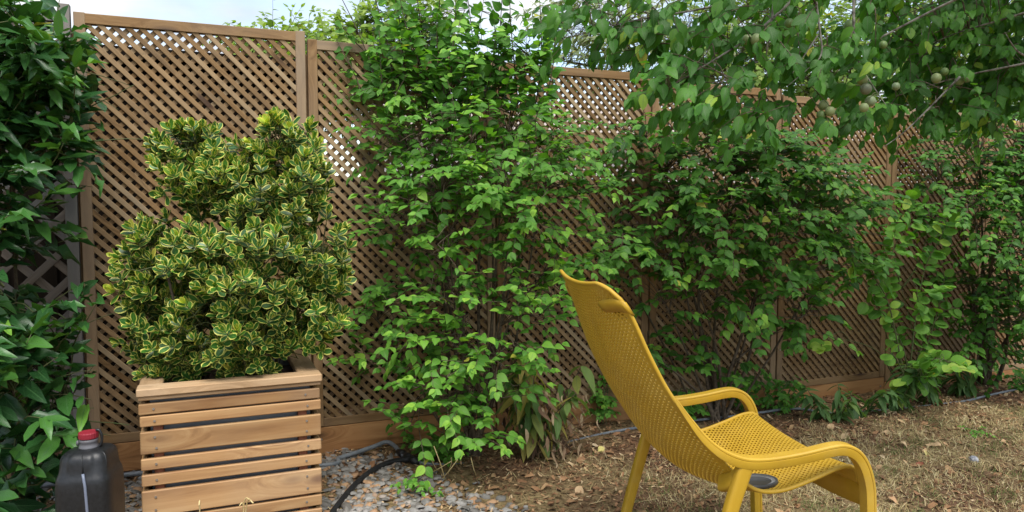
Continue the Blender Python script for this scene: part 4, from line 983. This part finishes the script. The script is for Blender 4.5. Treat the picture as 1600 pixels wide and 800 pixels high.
# ------------------------------------------------------------------ the yellow lounge chair
def build_chair():
    yel, n, l, b = new_mat('yellow_plastic')
    tcn = n.new('ShaderNodeTexCoord'); nz = n.new('ShaderNodeTexNoise'); nz.inputs['Scale'].default_value = 14; nz.inputs['Detail'].default_value = 6; l.new(tcn.outputs['Object'], nz.inputs['Vector'])
    r = ramp(n, [(.3, (.41, .248, .016)), (.6, (.46, .283, .02)), (.8, (.49, .31, .03))]); l.new(nz.outputs['Fac'], r.inputs[0]); nd = n.new('ShaderNodeTexNoise'); nd.inputs['Scale'].default_value = 5.5; nd.inputs['Detail'].default_value = 9; nd.inputs['Roughness'].default_value = .7; l.new(tcn.outputs['Object'], nd.inputs['Vector'])
    dr = ramp(n, [(.48, (0, 0, 0)), (.75, (.28, .28, .28))]); l.new(nd.outputs['Fac'], dr.inputs[0])
    dmx = n.new('ShaderNodeMixRGB'); dmx.inputs[2].default_value = (.42, .32, .12, 1); l.new(dr.outputs[0], dmx.inputs[0]); l.new(r.outputs[0], dmx.inputs[1]); l.new(dmx.outputs[0], b.inputs['Base Color'])
    rr = n.new('ShaderNodeMapRange'); rr.inputs['To Min'].default_value = .36; rr.inputs['To Max'].default_value = .68; l.new(nd.outputs['Fac'], rr.inputs[0]); l.new(rr.outputs[0], b.inputs['Roughness']); b.inputs['Specular IOR Level'].default_value = .4
    n3 = n.new('ShaderNodeTexNoise'); n3.inputs['Scale'].default_value = 600; l.new(tcn.outputs['Object'], n3.inputs['Vector'])
    bp = n.new('ShaderNodeBump'); bp.inputs['Strength'].default_value = .15; bp.inputs['Distance'].default_value = .0006; l.new(n3.outputs['Fac'], bp.inputs['Height']); l.new(bp.outputs[0], b.inputs['Normal'])
    org = Vector((.649, 2.314, .06))
    ch = thing('lounge_chair', 'mustard yellow plastic lounge chair with perforated shell, facing right', 'chair', org, .187)
    W = .32
    # centre profile (x, z), edge profile (x, z), half width, along v from the top of the back to the front lip
    prof = [(-.468, .962, -.452, .985, .255), (-.440, .868, -.392, .905, .272), (-.402, .758, -.338, .79, .280), (-.352, .652, -.284, .69, .283), (-.290, .548, -.214, .592, .284), (-.220, .452, -.140, .505, .283), (-.132, .375, -.075, .435, .281), (-.025, .340, -.008, .388, .280), (.08, .345, .07, .382, .280), (.165, .385, .165, .408, .280), (.235, .412, .24, .434, .280), (.282, .418, .285, .437, .278), (.303, .404, .304, .418, .276), (.308, .385, .309, .395, .275), (.318, .372, .32, .382, .275)]
    C = spline([(a, 0, z) for a, z, _, _, _ in prof], 10); E = spline([(x, 0, z) for _, _, x, z, _ in prof], 10); HW = spline([(w, 0, 0) for *_, w in prof], 10)
    m = len(C)
    # resample evenly by arc length
    s = [0.0]
    for k in range(1, m): s.append(s[-1] + (C[k] - C[k - 1]).length)
    TL = s[-1]
    def samp(A, t):
        t = max(0, min(TL - 1e-6, t)); k = max(0, int(np.searchsorted(s, t)) - 1); k = min(k, m - 2); f = (t - s[k]) / max(1e-9, s[k + 1] - s[k]); return A[k].lerp(A[k + 1], f)
    def S(u, t):
        # rounded top corners: pull the boundary down near the sides
        au = abs(u); cor = .06 * (1 - math.sqrt(max(0, 1 - (max(0, au - .72) / .28) ** 2))) if au > .72 else 0
        t2 = t + cor * max(0, 1 - t / .09)
        c, e, w = samp(C, t2), samp(E, t2), samp(HW, t2).x
        k = au ** 2.1; q = c.lerp(e, k); return Vector((q.x, u * w, q.z))
    NU, NV = 66, 2 * int(TL / .0092 / 2)
    V = []; idx = {}
    def vert(i, j):
        key = (i, j)
        if key not in idx:
            idx[key] = len(V); V.append(S(-1 + 2 * i / NU, TL * j / NV))
        return idx[key]
    def fvert(fi, fj): V.append(S(-1 + 2 * fi / NU, TL * fj / NV)); return len(V) - 1
    Fc = []
    for j in range(0, NV + 1):
        for i in range(0, NU + 1):
            if (i + j) % 2: continue
            cr = [(i - 1, j), (i, j - 1), (i + 1, j), (i, j + 1)]
            ok = [0 <= a <= NU and 0 <= c <= NV for a, c in cr]
            if all(ok) and 1 < i < NU - 1 and 1 < j < NV - 4:
                o = [vert(*q) for q in cr]; h = []
                hx, hy = .58, .44
                for k in range(8):
                    a = math.pi - k * math.pi / 4
                    h.append(fvert(i + hx * math.cos(a), j - hy * math.sin(a)))
                # corner k sits at hole vertex 2k
                for k in range(4):
                    o0, o1 = o[k], o[(k + 1) % 4]; h0, h1, h2 = h[2 * k], h[2 * k + 1], h[(2 * k + 2) % 8]
                    Fc.append((o0, o1, h1, h0)) ; Fc.append((o1, h2, h1))
            else:
                o = [vert(*q) for q, g in zip(cr, ok) if g]
                if len(o) >= 3: Fc.append(tuple(o))
                elif len(o) == 2:
                    o.append(vert(i, j)); Fc.append(tuple(o))
    me = bpy.data.meshes.new('shell'); me.from_pydata([tuple(v) for v in V], [], Fc); me.update()
    bm = bmesh.new(); bm.from_mesh(me); bmesh.ops.recalc_face_normals(bm, faces=bm.faces); bm.to_mesh(me); bm.free(); me.materials.append(yel)
    sh = obj('shell', me, ch); md = sh.modifiers.new('thick', 'SOLIDIFY'); md.thickness = .007; md.offset = 0
    # rim along both edges and over the top
    rim_r = .0065
    rim = [S(-1, TL * k / 70) for k in range(70, -1, -1)] + [S(-1 + 2 * k / 40, 0) for k in range(1, 40)] + [S(1, TL * k / 70) for k in range(0, 71)]
    obj('rim', tubes_mesh('rim', [(rim, .0062)], yel, 8), ch)
    # front apron below the seat lip
    bm = bmesh.new(); rows = []
    for k in range(21):
        u = -1 + k / 10; e = S(u, TL * .993); rows.append([bm.verts.new((e.x, e.y * 1.12, e.z - .002)), bm.verts.new((e.x + .004, e.y * 1.12, e.z - .035)), bm.verts.new((e.x - .002, e.y * 1.12, e.z - .06 - .015 * (1 - u * u)))])
    for k in range(20):
        for q in range(2): bm.faces.new((rows[k][q], rows[k + 1][q], rows[k + 1][q + 1], rows[k][q + 1]))
    ap = obj('apron', mesh_from_bm('apron', bm, yel, True), ch); md = ap.modifiers.new('thick', 'SOLIDIFY'); md.thickness = .006
    # swept members
    def sweep(name, pts, w, h, parent=ch, groove=False, w1=None, h1=None, grow=0):
        """rounded rectangle section: w across (local y), h in the bending plane"""
        sec = []
        r_ = .36
        for k in range(20):
            a = 2 * math.pi * (k + .5) / 20; ca, sa = math.cos(a), math.sin(a)
            x = math.copysign(abs(ca) ** .55, ca); y = math.copysign(abs(sa) ** .55, sa); sec.append((x * .5, y * .5))
        if groove:    # a fine channel on both flanks, just under the top face
            out = []
            for x, y in sec: out.append((x, y))
            sec = [(-.46, -.5), (.46, -.5), (.5, -.42), (.5, .16), (.44, .2), (.5, .25), (.5, .38), (.4, .5), (-.4, .5), (-.5, .38), (-.5, .25), (-.44, .2), (-.5, .16), (-.5, -.42)]
        bm = bmesh.new(); rings = []; n_ = len(pts)
        for i, q in enumerate(pts):
            t = (pts[min(i + 1, n_ - 1)] - pts[max(i - 1, 0)]).normalized(); side = Vector((0, 1, 0)); side = (side - t * side.dot(t)).normalized(); up = side.cross(t) * -1
            f = i / (n_ - 1); gs = min(1.0, .3 + .7 * i / grow) if grow else 1.0; ww = (w + ((w1 or w) - w) * f) * gs; hh = (h + ((h1 or h) - h) * f) * gs
            rings.append([bm.verts.new(q + side * (x * ww) + up * (y * hh)) for x, y in sec])
        k_ = len(sec)
        for i in range(n_ - 1):
            for k in range(k_): bm.faces.new((rings[i][k], rings[i][(k + 1) % k_], rings[i + 1][(k + 1) % k_], rings[i + 1][k]))
        bm.faces.new(rings[0]); bm.faces.new(list(reversed(rings[-1]))); bmesh.ops.recalc_face_normals(bm, faces=bm.faces)
        me = mesh_from_bm(name, bm, yel, True)
        o = obj(name, me, parent)
        me.set_sharp_from_angle(angle=R(32))
        return o
    for sg in (-1, 1):
        yy = sg * W
        arm = [(-.262, sg * .284, .662), (-.224, sg * .290, .607), (-.182, sg * .300, .552), (-.133, sg * .312, .512), (-.075, yy, .489), (.0, yy, .484), (.1, yy, .493), (.19, yy, .507), (.232, yy, .506), (.266, yy, .489), (.292, yy, .453), (.309, yy, .40), (.315, yy, .34), (.325, yy, .15), (.333, yy, 0)]
        sweep('armrest', spline(arm, 6), .036, .032, groove=True, grow=22)
        leg = [(-.070, yy, .478), (-.082, yy, .44), (-.112, yy, .345), (-.16, yy * 1.02, .16), (-.198, yy * 1.03, 0)]
        sweep('rear_leg', spline(leg, 5), .034, .046, h1=.032)
        # headrest clip hooked over the edge of the shell
        tv = .075
        p0 = S(sg * 1.0, tv); e_in = [S(sg * k, tv) for k in (.62, .68, .8, .92, 1.0)]; nrm = Vector((-.88, 0, .38)) * -1
        bm = bmesh.new(); wv = .022
        back = [q - nrm * .009 for q in e_in]; path = back + [p0 + Vector((0, sg * .009, 0)), p0 + nrm * .010 + Vector((0, sg * .006, 0))] + [q + nrm * .010 for q in reversed(e_in[2:4])]
        al = (S(sg, tv + .02) - S(sg, tv - .02)).normalized(); rows = []
        for k, q in enumerate(path):
            ww = wv * (.55 if k == 0 else (.85 if k == 1 else 1)) * .95; rows.append((bm.verts.new(q - al * ww), bm.verts.new(q + al * ww)))
        for k in range(len(rows) - 1): bm.faces.new((rows[k][0], rows[k][1], rows[k + 1][1], rows[k + 1][0]))
        cl_ = obj('headrest_clip', mesh_from_bm('headrest_clip', bm, yel, True), ch); md = cl_.modifiers.new('thick', 'SOLIDIFY'); md.thickness = .004; md.offset = 0
    # bracket where the shell meets the rear leg
    for sg in (-1, 1):
        sweep('bracket', spline([(-.10, sg * .25, .405), (-.095, sg * .285, .42), (-.085, sg * .315, .445)], 4), .05, .03)
    # cross brace under the seat
    sweep('brace', [Vector((-.06, -.27 + .054 * k, .352)) for k in range(11)], .02, .02)
    # the grey dish lying on the seat
    dm = plain_mat('dish_grey', (.13, .13, .125), .35, (.17, .17, .165), 30); dm2 = plain_mat('dish_rim', (.035, .035, .034), .4)
    c, s_ = math.cos(.187), math.sin(.187)
    q = min((S(-.68, TL * k / 200) for k in range(80, 180)), key=lambda a: abs(a.x - .035)); wp = org + Vector((q.x * c - q.y * s_, q.x * s_ + q.y * c, q.z))
    t = thing('dish', 'small grey oval dish with dark rim lying on the yellow seat', 'dish', wp + Vector((0, 0, .008)), .3)
    def lathe(prof, sx, sy, mat, name, par, seg=32):
        bm = bmesh.new(); rr = [[bm.verts.new((r_ * sx * math.cos(2 * math.pi * k / seg), r_ * sy * math.sin(2 * math.pi * k / seg), z)) for k in range(seg)] for r_, z in prof]
        for i in range(len(rr) - 1):
            for k in range(seg): bm.faces.new((rr[i][k], rr[i][(k + 1) % seg], rr[i + 1][(k + 1) % seg], rr[i + 1][k]))
        bm.faces.new(rr[0]); bm.faces.new(rr[-1]); bmesh.ops.recalc_face_normals(bm, faces=bm.faces); return obj(name, mesh_from_bm(name, bm, mat, True), par)
    lathe([(.7, 0), (.95, .002), (1.0, .010), (.96, .018), (.9, .019), (.86, .014)], .075, .05, dm2, 'rim', t)
    lathe([(.1, .0125), (.6, .013), (.87, .0155), (.86, .012), (.1, .011)], .075, .05, dm, 'tray', t)
build_chair()

# ------------------------------------------------------------------ jerrycan, pipes
def build_can():
    D = 2.22; base = at(143, 800, D); z0 = gz(base.x, base.y)
    c = thing('jerrycan', 'black plastic water jerrycan with red screw cap beside the planter', 'jerrycan', (base.x, base.y, z0), R(8))
    blk = plain_mat('can_plastic', (.008, .009, .010), .42, (.014, .015, .017), 90, spec=.4, bump=.12)
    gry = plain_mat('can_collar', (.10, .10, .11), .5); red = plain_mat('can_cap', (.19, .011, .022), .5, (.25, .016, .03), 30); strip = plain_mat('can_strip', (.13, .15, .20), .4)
    ztop = at(143, 697, D).z - z0; m = D / F
    def z_of(y): return at(143, y, D).z - z0
    rings = [(0, .074, .078), (.004, .079, .084), (.02, .081, .086), (z_of(770), .081, .086), (z_of(747), .0805, .0855), (z_of(738), .078, .083), (z_of(733), .0735, .078), (z_of(729), .0705, .074), (z_of(716), .069, .072), (z_of(708), .067, .069), (z_of(702), .060, .060), (z_of(699), .046, .045), (z_of(697.5), .028, .028)]
    bm = bmesh.new(); seg = 64; rr = []
    for z, a, b_ in rings:
        ring = []
        for k in range(seg):
            th = 2 * math.pi * k / seg; ca, sa = math.cos(th), math.sin(th); e = .48 if a > .03 else 1
            x = math.copysign(abs(ca) ** e, ca) * a; y = math.copysign(abs(sa) ** e, sa) * b_
            # two recessed grips on the upper body, either side of the front seam
            if z_of(728) < z < z_of(700) and sa < -.3 and .25 < abs(ca) < .92: y += .007
            ring.append(bm.verts.new((x, y, z)))
        rr.append(ring)
    for i in range(len(rr) - 1):
        for k in range(seg): bm.faces.new((rr[i][k], rr[i][(k + 1) % seg], rr[i + 1][(k + 1) % seg], rr[i + 1][k]))
    bm.faces.new(list(reversed(rr[0]))); bm.faces.new(rr[-1])
    bo = obj('body', mesh_from_bm('body', bm, blk, True), c); md = bo.modifiers.new('sub', 'SUBSURF'); md.levels = 1; md.render_levels = 1
    def lathe(prof, mat, name, par, rib=0, seg=48):
        bm = bmesh.new(); rr = [[bm.verts.new(((r_ + (rib if (k % 2 and r_ > .02) else 0)) * math.cos(2 * math.pi * k / seg), (r_ + (rib if (k % 2 and r_ > .02) else 0)) * math.sin(2 * math.pi * k / seg), z)) for k in range(seg)] for r_, z in prof]
        for i in range(len(rr) - 1):
            for k in range(seg): bm.faces.new((rr[i][k], rr[i][(k + 1) % seg], rr[i + 1][(k + 1) % seg], rr[i + 1][k]))
        bm.faces.new(list(reversed(rr[0]))); bm.faces.new(rr[-1]); return obj(name, mesh_from_bm(name, bm, mat, rib == 0), par)
    z1 = z_of(698)
    lathe([(.027, z1 - .004), (.0275, z1 + .003), (.025, z1 + .006), (.0245, z1 + .016), (.026, z1 + .018), (.026, z1 + .026), (.022, z1 + .027)], gry, 'collar', c)
    cap = lathe([(.0262, z1 + .0285), (.027, z1 + .030), (.027, z1 + .044), (.0255, z1 + .047), (.012, z1 + .0475)], red, 'cap', c, .0009)
    # tether ring at the right of the neck and a spout lug at the left
    ring = [Vector((.028 + .012 * math.cos(a), -.004, z1 + .027 + .026 * math.sin(a))) for a in np.linspace(-1.9, 1.9, 22)]
    obj('tether', tubes_mesh('tether', [(ring, .0042)], blk, 8), c)
    bm = bmesh.new(); bmesh.ops.create_cube(bm, size=1, matrix=Matrix.Translation((-.029, -.004, z1 + .014)) @ Matrix.Diagonal((.008, .012, .016, 1))); bmesh.ops.bevel(bm, geom=list(bm.edges), offset=.002, segments=2, affect='EDGES'); obj('lug', mesh_from_bm('lug', bm, gry, True), c)
    pts = [Vector((-.012 + .01 * (1 - f), -.0908, z_of(728 + 60 * f * 1.0))) for f in np.linspace(0, 3.0, 14)]
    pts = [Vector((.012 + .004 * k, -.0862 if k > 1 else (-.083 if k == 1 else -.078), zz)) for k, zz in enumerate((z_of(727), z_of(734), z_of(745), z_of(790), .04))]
    obj('front_strip', tubes_mesh('front_strip', [(pts, .0042)], strip, 8), c)  # narrow blue-grey strip running down the front of the body
    seam = [Vector((.011, -.0755, z_of(727))), Vector((.009, -.0725, z_of(716))), Vector((.006, -.066, z_of(705))), Vector((.003, -.045, z_of(699.5)))]
    obj('seam', tubes_mesh('seam', [(seam, .0018)], blk, 6), c)
build_can()

def build_pipes():
    gp = plain_mat('pipe_grey', (.12, .135, .15), .5, (.18, .195, .21), 30); bk = plain_mat('hose_black', (.012, .012, .013), .5, (.02, .02, .02), 50)
    def g(px, py, up): return on_ground(px, py, up)
    # grey pipe: from behind the planter to the joint, then along the foot of the fence
    A = [fence_pt(-.35, .1, 0), fence_pt(.3, .09, 0)]
    for q in A: q.z = gz(q.x, q.y) + .02
    B = [g(505, 732, .014), g(530, 722, .018), g(560, 714, .024), g(585, 707, .03), g(603, 702, .035), g(615, 705, .03), g(627, 715, .02), g(636, 722, .012)]
    pa = spline(A + B, 6)
    Cc = [g(640, 722, .012), g(670, 727, .006), g(720, 724, -.004), g(800, 712, -.008), g(880, 692, -.004), g(960, 676, .006), g(1060, 663, .012), g(1160, 652, .012), g(1240, 642, .014), g(1300, 646, .002), g(1390, 641, .004), g(1500, 628, .0), g(1540, 622, .014), g(1590, 612, .014), g(1680, 602, .014)]
    pb = spline(Cc, 6)
    t = thing('irrigation_pipe', 'thin grey irrigation pipe lying along the foot of the fence', 'pipe', (B[-1].x, B[-1].y, gz(B[-1].x, B[-1].y)))
    o = t.location.copy()
    obj('pipe', tubes_mesh('pipe', [([q - o for q in pa], .0105)], gp, 10), t); obj('pipe', tubes_mesh('pipe', [([q - o for q in pb], .0075)], gp, 10), t)
    # black barbed tee joint
    j0, j1 = g(622, 712, .022), g(652, 727, .012)
    jo = []
    d = (j1 - j0)
    pr = [(0, .012), (.12, .012), (.13, .018), (.3, .018), (.31, .0145), (.42, .0145), (.43, .019), (.62, .019), (.63, .0145), (.72, .0145), (.73, .018), (.9, .018), (.91, .012), (1, .012)]
    obj('joint', tubes_mesh('joint', [([j0 + d * f - o for f, _ in pr], [r_ for _, r_ in pr])], bk, 12), t)
    H = [g(640, 722, .014), g(618, 726, .018), g(596, 734, .02), g(572, 748, .018), g(550, 768, .016), g(530, 792, .014), g(517, 812, .014), g(505, 850, .012), g(500, 900, .01)]
    ph = spline(H, 26); rad = [.0105 + .0012 * (k % 2) for k in range(len(ph))]
    h = thing('black_hose', 'black corrugated hose curving over the gravel in front of the planter', 'hose', H[2])
    o = h.location.copy(); obj('hose', tubes_mesh('hose', [([q - o for q in ph], rad)], bk, 12), h)
    obj('collar', tubes_mesh('collar', [([q - o for q in ph[:16]], .0155)], bk, 12), h)
build_pipes()

# ------------------------------------------------------------------ litter, gravel and grass on the ground
def region_pts(n, fn, pmin=(-2.6, 2.3), pmax=(4.6, 5.6)):
    out = []
    while len(out) < n:
        x = random.uniform(pmin[0], pmax[0]); y = random.uniform(pmin[1], pmax[1])
        if fence_off(Vector((x, y, 0))) < .0: continue
        if random.random() < fn(x, y): out.append((x, y))
    return out

def sstep(a, b, x): t = min(1, max(0, (x - a) / (b - a))); return t * t * (3 - 2 * t)

def gravel_w(x, y):
    px, py = to_px(x, y, gz(x, y)); edge = 605 + (py - 720) * 2.2 + 45 * mnoise.noise(Vector((x * 4, y * 4, 2)))
    a = 1 - sstep(edge - 60, edge + 60, px)
    return a * (1 - .7 * sstep(.25, .0, fence_off(Vector((x, y, 0))))) * (.45 + .8 * (mnoise.noise(Vector((x * 7, y * 7, 9))) + .5)) if px > 60 else .25
def grass_w(x, y):
    px, py = to_px(x, y, gz(x, y)); o = fence_off(Vector((x, y, 0)))
    base = sstep(.35, .9, o + .2 * mnoise.noise(Vector((x * 2.5, y * 2.5, 5))))
    return base * sstep(820, 1180, px + 160 * mnoise.noise(Vector((x * 2, y * 2, 1)))) * (.4 + .9 * max(0, mnoise.noise(Vector((x * 5, y * 5, 3))) + .45))

def scatter(name, n, fn, shapes, mat, size, tilt, sink=0.0, tone=lambda x, y: random.random()):
    pts = region_pts(n, fn); V = []; Fc = []; T = []; n0 = 0
    for x, y in pts:
        Vs, Fs = random.choice(shapes); sc = size() ; a = random.uniform(0, 6.28)
        M = Matrix.Rotation(a, 3, 'Z') @ Matrix.Rotation(random.gauss(0, tilt), 3, 'X') @ Matrix.Rotation(random.gauss(0, tilt), 3, 'Y')
        Mn = np.array(M) * sc
        V.append(Vs @ Mn.T + np.array((x, y, gsurf(x, y) + sc * sink + random.uniform(0, .006)))); Fc.append(Fs + n0); n0 += len(Vs); T.append(np.full(len(Vs), tone(x, y)))
    o = obj(name, mesh_np(name, np.concatenate(V), np.concatenate(Fc), mat, False, None, np.concatenate(T))); o['kind'] = 'stuff'; o.color = (0, 0, 0, 1)
    return o

def stone_shape():
    n = random.choice((5, 6, 7)); top = []; bot = []
    for k in range(n):
        a = 2 * math.pi * k / n + random.uniform(-.25, .25); r_ = random.uniform(.65, 1.1); ex = random.uniform(.6, .9) if k % 2 else .8
        top.append((math.cos(a) * r_ * .85, math.sin(a) * r_ * ex * .8, .22 + random.uniform(-.06, .1))); bot.append((math.cos(a) * r_, math.sin(a) * r_ * ex, random.uniform(-.18, .02)))
    V = np.array(top + bot + [(0, 0, .3)], np.float32); Fs = []
    for k in range(n):
        k2 = (k + 1) % n; Fs.append((k, n + k, n + k2, k2)); Fs.append((2 * n, k, k2, k2))
    return V, Fs
def tri_fix(V, Fs):
    out = []
    for f in Fs:
        if f[2] == f[3]: out.append(f[:3])
        else: out += [(f[0], f[1], f[2]), (f[0], f[2], f[3])]
    return V, np.array(out, np.int32)
def chip_shape(lo=.15, hi=.4):
    w = random.uniform(lo, hi); b = random.uniform(-.25, .25); c = random.uniform(-.15, .15)
    V = np.array([(-w, -1, 0), (w, -.9, .03), (w * 1.2, 0, b), (-w * 1.1, 0, b + c), (w * .6, 1, .02), (-w * .5, .95, c)], np.float32)
    return V, np.array([(0, 1, 2), (0, 2, 3), (3, 2, 4), (3, 4, 5)], np.int32)
def blade_shape(bend=.7):
    b = random.uniform(.1, bend); w = .035; z = random.uniform(.3, 1.0)
    V = np.array([(-w, 0, 0), (w, 0, 0), (-w * .8, b * .3, z * .55), (w * .8, b * .3, z * .55), (0, b, z)], np.float32)
    return V, np.array([(0, 1, 3), (0, 3, 2), (2, 3, 4)], np.int32)
def straw_shape():
    w = .03; c = random.uniform(-.3, .3); z = random.uniform(0, .25)
    V = np.array([(-w, -1, 0), (w, -1, .0), (c - w, 0, z), (c + w, 0, z), (-w * .5, 1, z * .4), (w * .5, 1, z * .4)], np.float32)
    return V, np.array([(0, 1, 3), (0, 3, 2), (2, 3, 5), (2, 5, 4)], np.int32)

def build_litter():
    gm = tone_mat('gravel_stone', [(0, (.10, .092, .08)), (.4, (.175, .166, .15)), (.82, (.265, .254, .235)), (.88, (.30, .18, .10)), (1, (.36, .23, .13))], .85)
    scatter('gravel', 4200, gravel_w, [tri_fix(*stone_shape()) for _ in range(40)], gm, lambda: random.uniform(.010, .025) * random.uniform(.7, 1.25), .25, .1)
    mm = tone_mat('mulch_bark', [(0, (.07, .036, .02)), (.35, (.18, .092, .046)), (.7, (.31, .17, .085)), (.9, (.44, .29, .15)), (1, (.52, .4, .25))], .95)
    def mulch_w(x, y): return .2 + .8 * (1 - .75 * grass_w(x, y)) * (1 - .86 * gravel_w(x, y))
    scatter('wood_mulch', 22000, mulch_w, [chip_shape() for _ in range(40)], mm, lambda: random.uniform(.005, .015), .4, .15)
    scatter('leaf_litter', 1300, mulch_w, [chip_shape(.35, .6) for _ in range(30)], mm, lambda: random.uniform(.012, .026), .3, .2, lambda x, y: random.uniform(.25, 1))
    sm = tone_mat('straw', [(0, (.16, .10, .05)), (.5, (.36, .26, .12)), (1, (.55, .44, .24))], .9)
    scatter('straw_litter', 7000, lambda x, y: .06 + .14 * (1 - gravel_w(x, y)) + grass_w(x, y), [straw_shape() for _ in range(30)], sm, lambda: random.uniform(.018, .05), .12, .05)
    dm = tone_mat('dry_grass', [(0, (.07, .11, .028)), (.18, (.13, .16, .045)), (.3, (.33, .26, .11)), (.7, (.5, .41, .2)), (1, (.62, .54, .32))], .9)
    def gt(x, y):
        g = mnoise.noise(Vector((x * 4.5, y * 4.5, 7)))
        return random.uniform(0, .22) if g > .18 and random.random() < .75 else random.uniform(.18, 1)
    scatter('dry_grass', 60000, grass_w, [blade_shape(1.3) for _ in range(40)], dm, lambda: random.uniform(.012, .04), .45, -.02, gt)
    # single fallen leaves one can pick out
    fm = tone_mat('fallen_leaf', [(0, (.25, .07, .045)), (.4, (.42, .24, .12)), (.7, (.52, .38, .22)), (1, (.6, .52, .18))], .75)
    V0, F0, U0 = TPL['plum']
    mes = []
    for k in range(4):
        T = V0.copy(); T[:, 2] = T[:, 2] * random.uniform(.5, 1.6) + .12 * np.sin(T[:, 1] * 5 + k); mes.append(mesh_np('fallen_leaf', T, F0, fm, True, U0))
    spots = [(1352, 678, .5), (1390, 677, .6), (1428, 680, .4), (1443, 709, .95), (1437, 731, .05), (1474, 694, .45), (1470, 700, .6), (1498, 719, .5), (1500, 672, .75), (1507, 674, .3), (1402, 695, .65), (1324, 684, .7), (1582, 628, .6), (1400, 648, .7), (1569, 691, .5), (1120, 690, .6), (1415, 682, .1), (1300, 668, .55), (942, 702, 1), (886, 728, .7), (1545, 735, .5), (1590, 760, .4), (1380, 735, .55), (1385, 780, .45), (960, 745, .6), (905, 765, .6), (1240, 668, .5)]
    labs = ['tan curled leaf just right of the low pointed weeds', "pale folded leaf below the slim post's weeds", 'brown curled leaf beside a dark red one on the mulch', 'yellow fallen leaf on the dry grass below the weeds', 'dark red fallen leaf in the dry grass beyond the armrest', 'light brown leaf midway between weeds and yellow leaf', 'tan leaf touching the light brown leaf in the grass', 'pinkish tan leaf left of the small round stone', 'orange-yellow leaf above the small round stone', 'rust brown leaf beside the orange-yellow leaf', 'tan leaf lying right above the armrest bend', 'small pale leaf near the far end of the armrest curve', 'pale leaf at the right edge beside the pipe end', 'pale leaf among the pointed weeds on dark mulch', 'light brown leaf on dry grass at the right edge', 'pale leaf on mulch behind the chair seat', 'dark red leaf next to the brown curled leaf', 'tan leaf at the foot of the leafy weed tuft', 'bright yellow leaf on mulch beside the rear chair leg', 'small pale leaf on mulch left of the rear chair leg', 'brown leaf in the grass below the round stone', 'brown leaf at the lower right corner of the lawn', 'tan leaf on dry grass just outside the front chair leg', 'brown leaf at the foot of the front chair leg', 'pale brown leaf on mulch near the rear chair leg base', "pale leaf on mulch nearest the picture's bottom left of the chair", "tan leaf behind the chair's front seat edge"]
    for (px, py, tn), lab in zip(spots, labs):
        q = on_ground(px, py); q.z = gsurf(q.x, q.y) + .012; L = random.uniform(.045, .075)
        o = obj('fallen_leaf', random.choice(mes), None, Matrix.Translation(q) @ Matrix.Rotation(random.uniform(0, 6.28), 4, 'Z') @ Matrix.Rotation(random.gauss(0, .25), 4, 'X') @ Matrix.Rotation(random.gauss(0, .3), 4, 'Y') @ Matrix.Scale(L, 4))
        o.color = (tn, 0, 0, 1); tag(o, lab, 'leaf', 'fallen leaves on the ground')
    # mottled ball-like stone
    sm2 = plain_mat('mottled_stone', (.12, .13, .16), .6, (.5, .5, .5), 50, bump=.3)
    bm = bmesh.new(); bmesh.ops.create_icosphere(bm, subdivisions=3, radius=.022)
    for v in bm.verts: v.co *= 1 + .09 * mnoise.noise(v.co * 60); v.co.z *= .85
    q = on_ground(1521, 722); o = obj('stone', mesh_from_bm('stone', bm, sm2, True), None, Matrix.Translation((q.x, q.y, gsurf(q.x, q.y) + .013))); tag(o, 'small round grey and white stone in the dry grass at the right', 'stone')
    # straw stalk poking up in front of the planter
    t = thing('dry_stalk', 'pale dry grass stalk poking up in front of the planter', 'plant', Vector((at(380, 800, 2.3).x, 2.3, gz(-.8, 2.3))))
    b = t.location.copy()
    stm = plain_mat('stalk_straw', (.5, .38, .16), .7, (.6, .48, .24), 60)
    for pts in ([(378, 1000), (380, 800), (390, 780)], [(378, 1000), (381, 805), (374, 790)], [(381, 1000), (384, 800), (396, 786)], [(310, 1000), (312, 800), (311, 790)]):
        obj('blade', tubes_mesh('blade', [(spline([at(x, y if y < 900 else 990, 2.3 - .02 * k) - b for k, (x, y) in enumerate(pts)], 5), .0022)], stm, 5), t)
    # dead twigs standing in the gravel edge
    t = thing('dead_twigs', 'clump of pale dead twigs sticking out at the gravel edge', 'plant', on_ground(690, 752)); b = t.location.copy()
    for x0, y0, x1, y1 in ((697, 755, 678, 697), (690, 750, 715, 718), (668, 742, 706, 720), (683, 735, 670, 708), (745, 745, 736, 715), (700, 740, 705, 715)):
        q0 = on_ground(x0, y0); q1 = at(x1, y1, q0.y - .03); obj('twig', tubes_mesh('twig', [([q0 - b, q0.lerp(q1, .5) - b + rv(.005), q1 - b], .0022)], stm, 5), t)
build_litter()
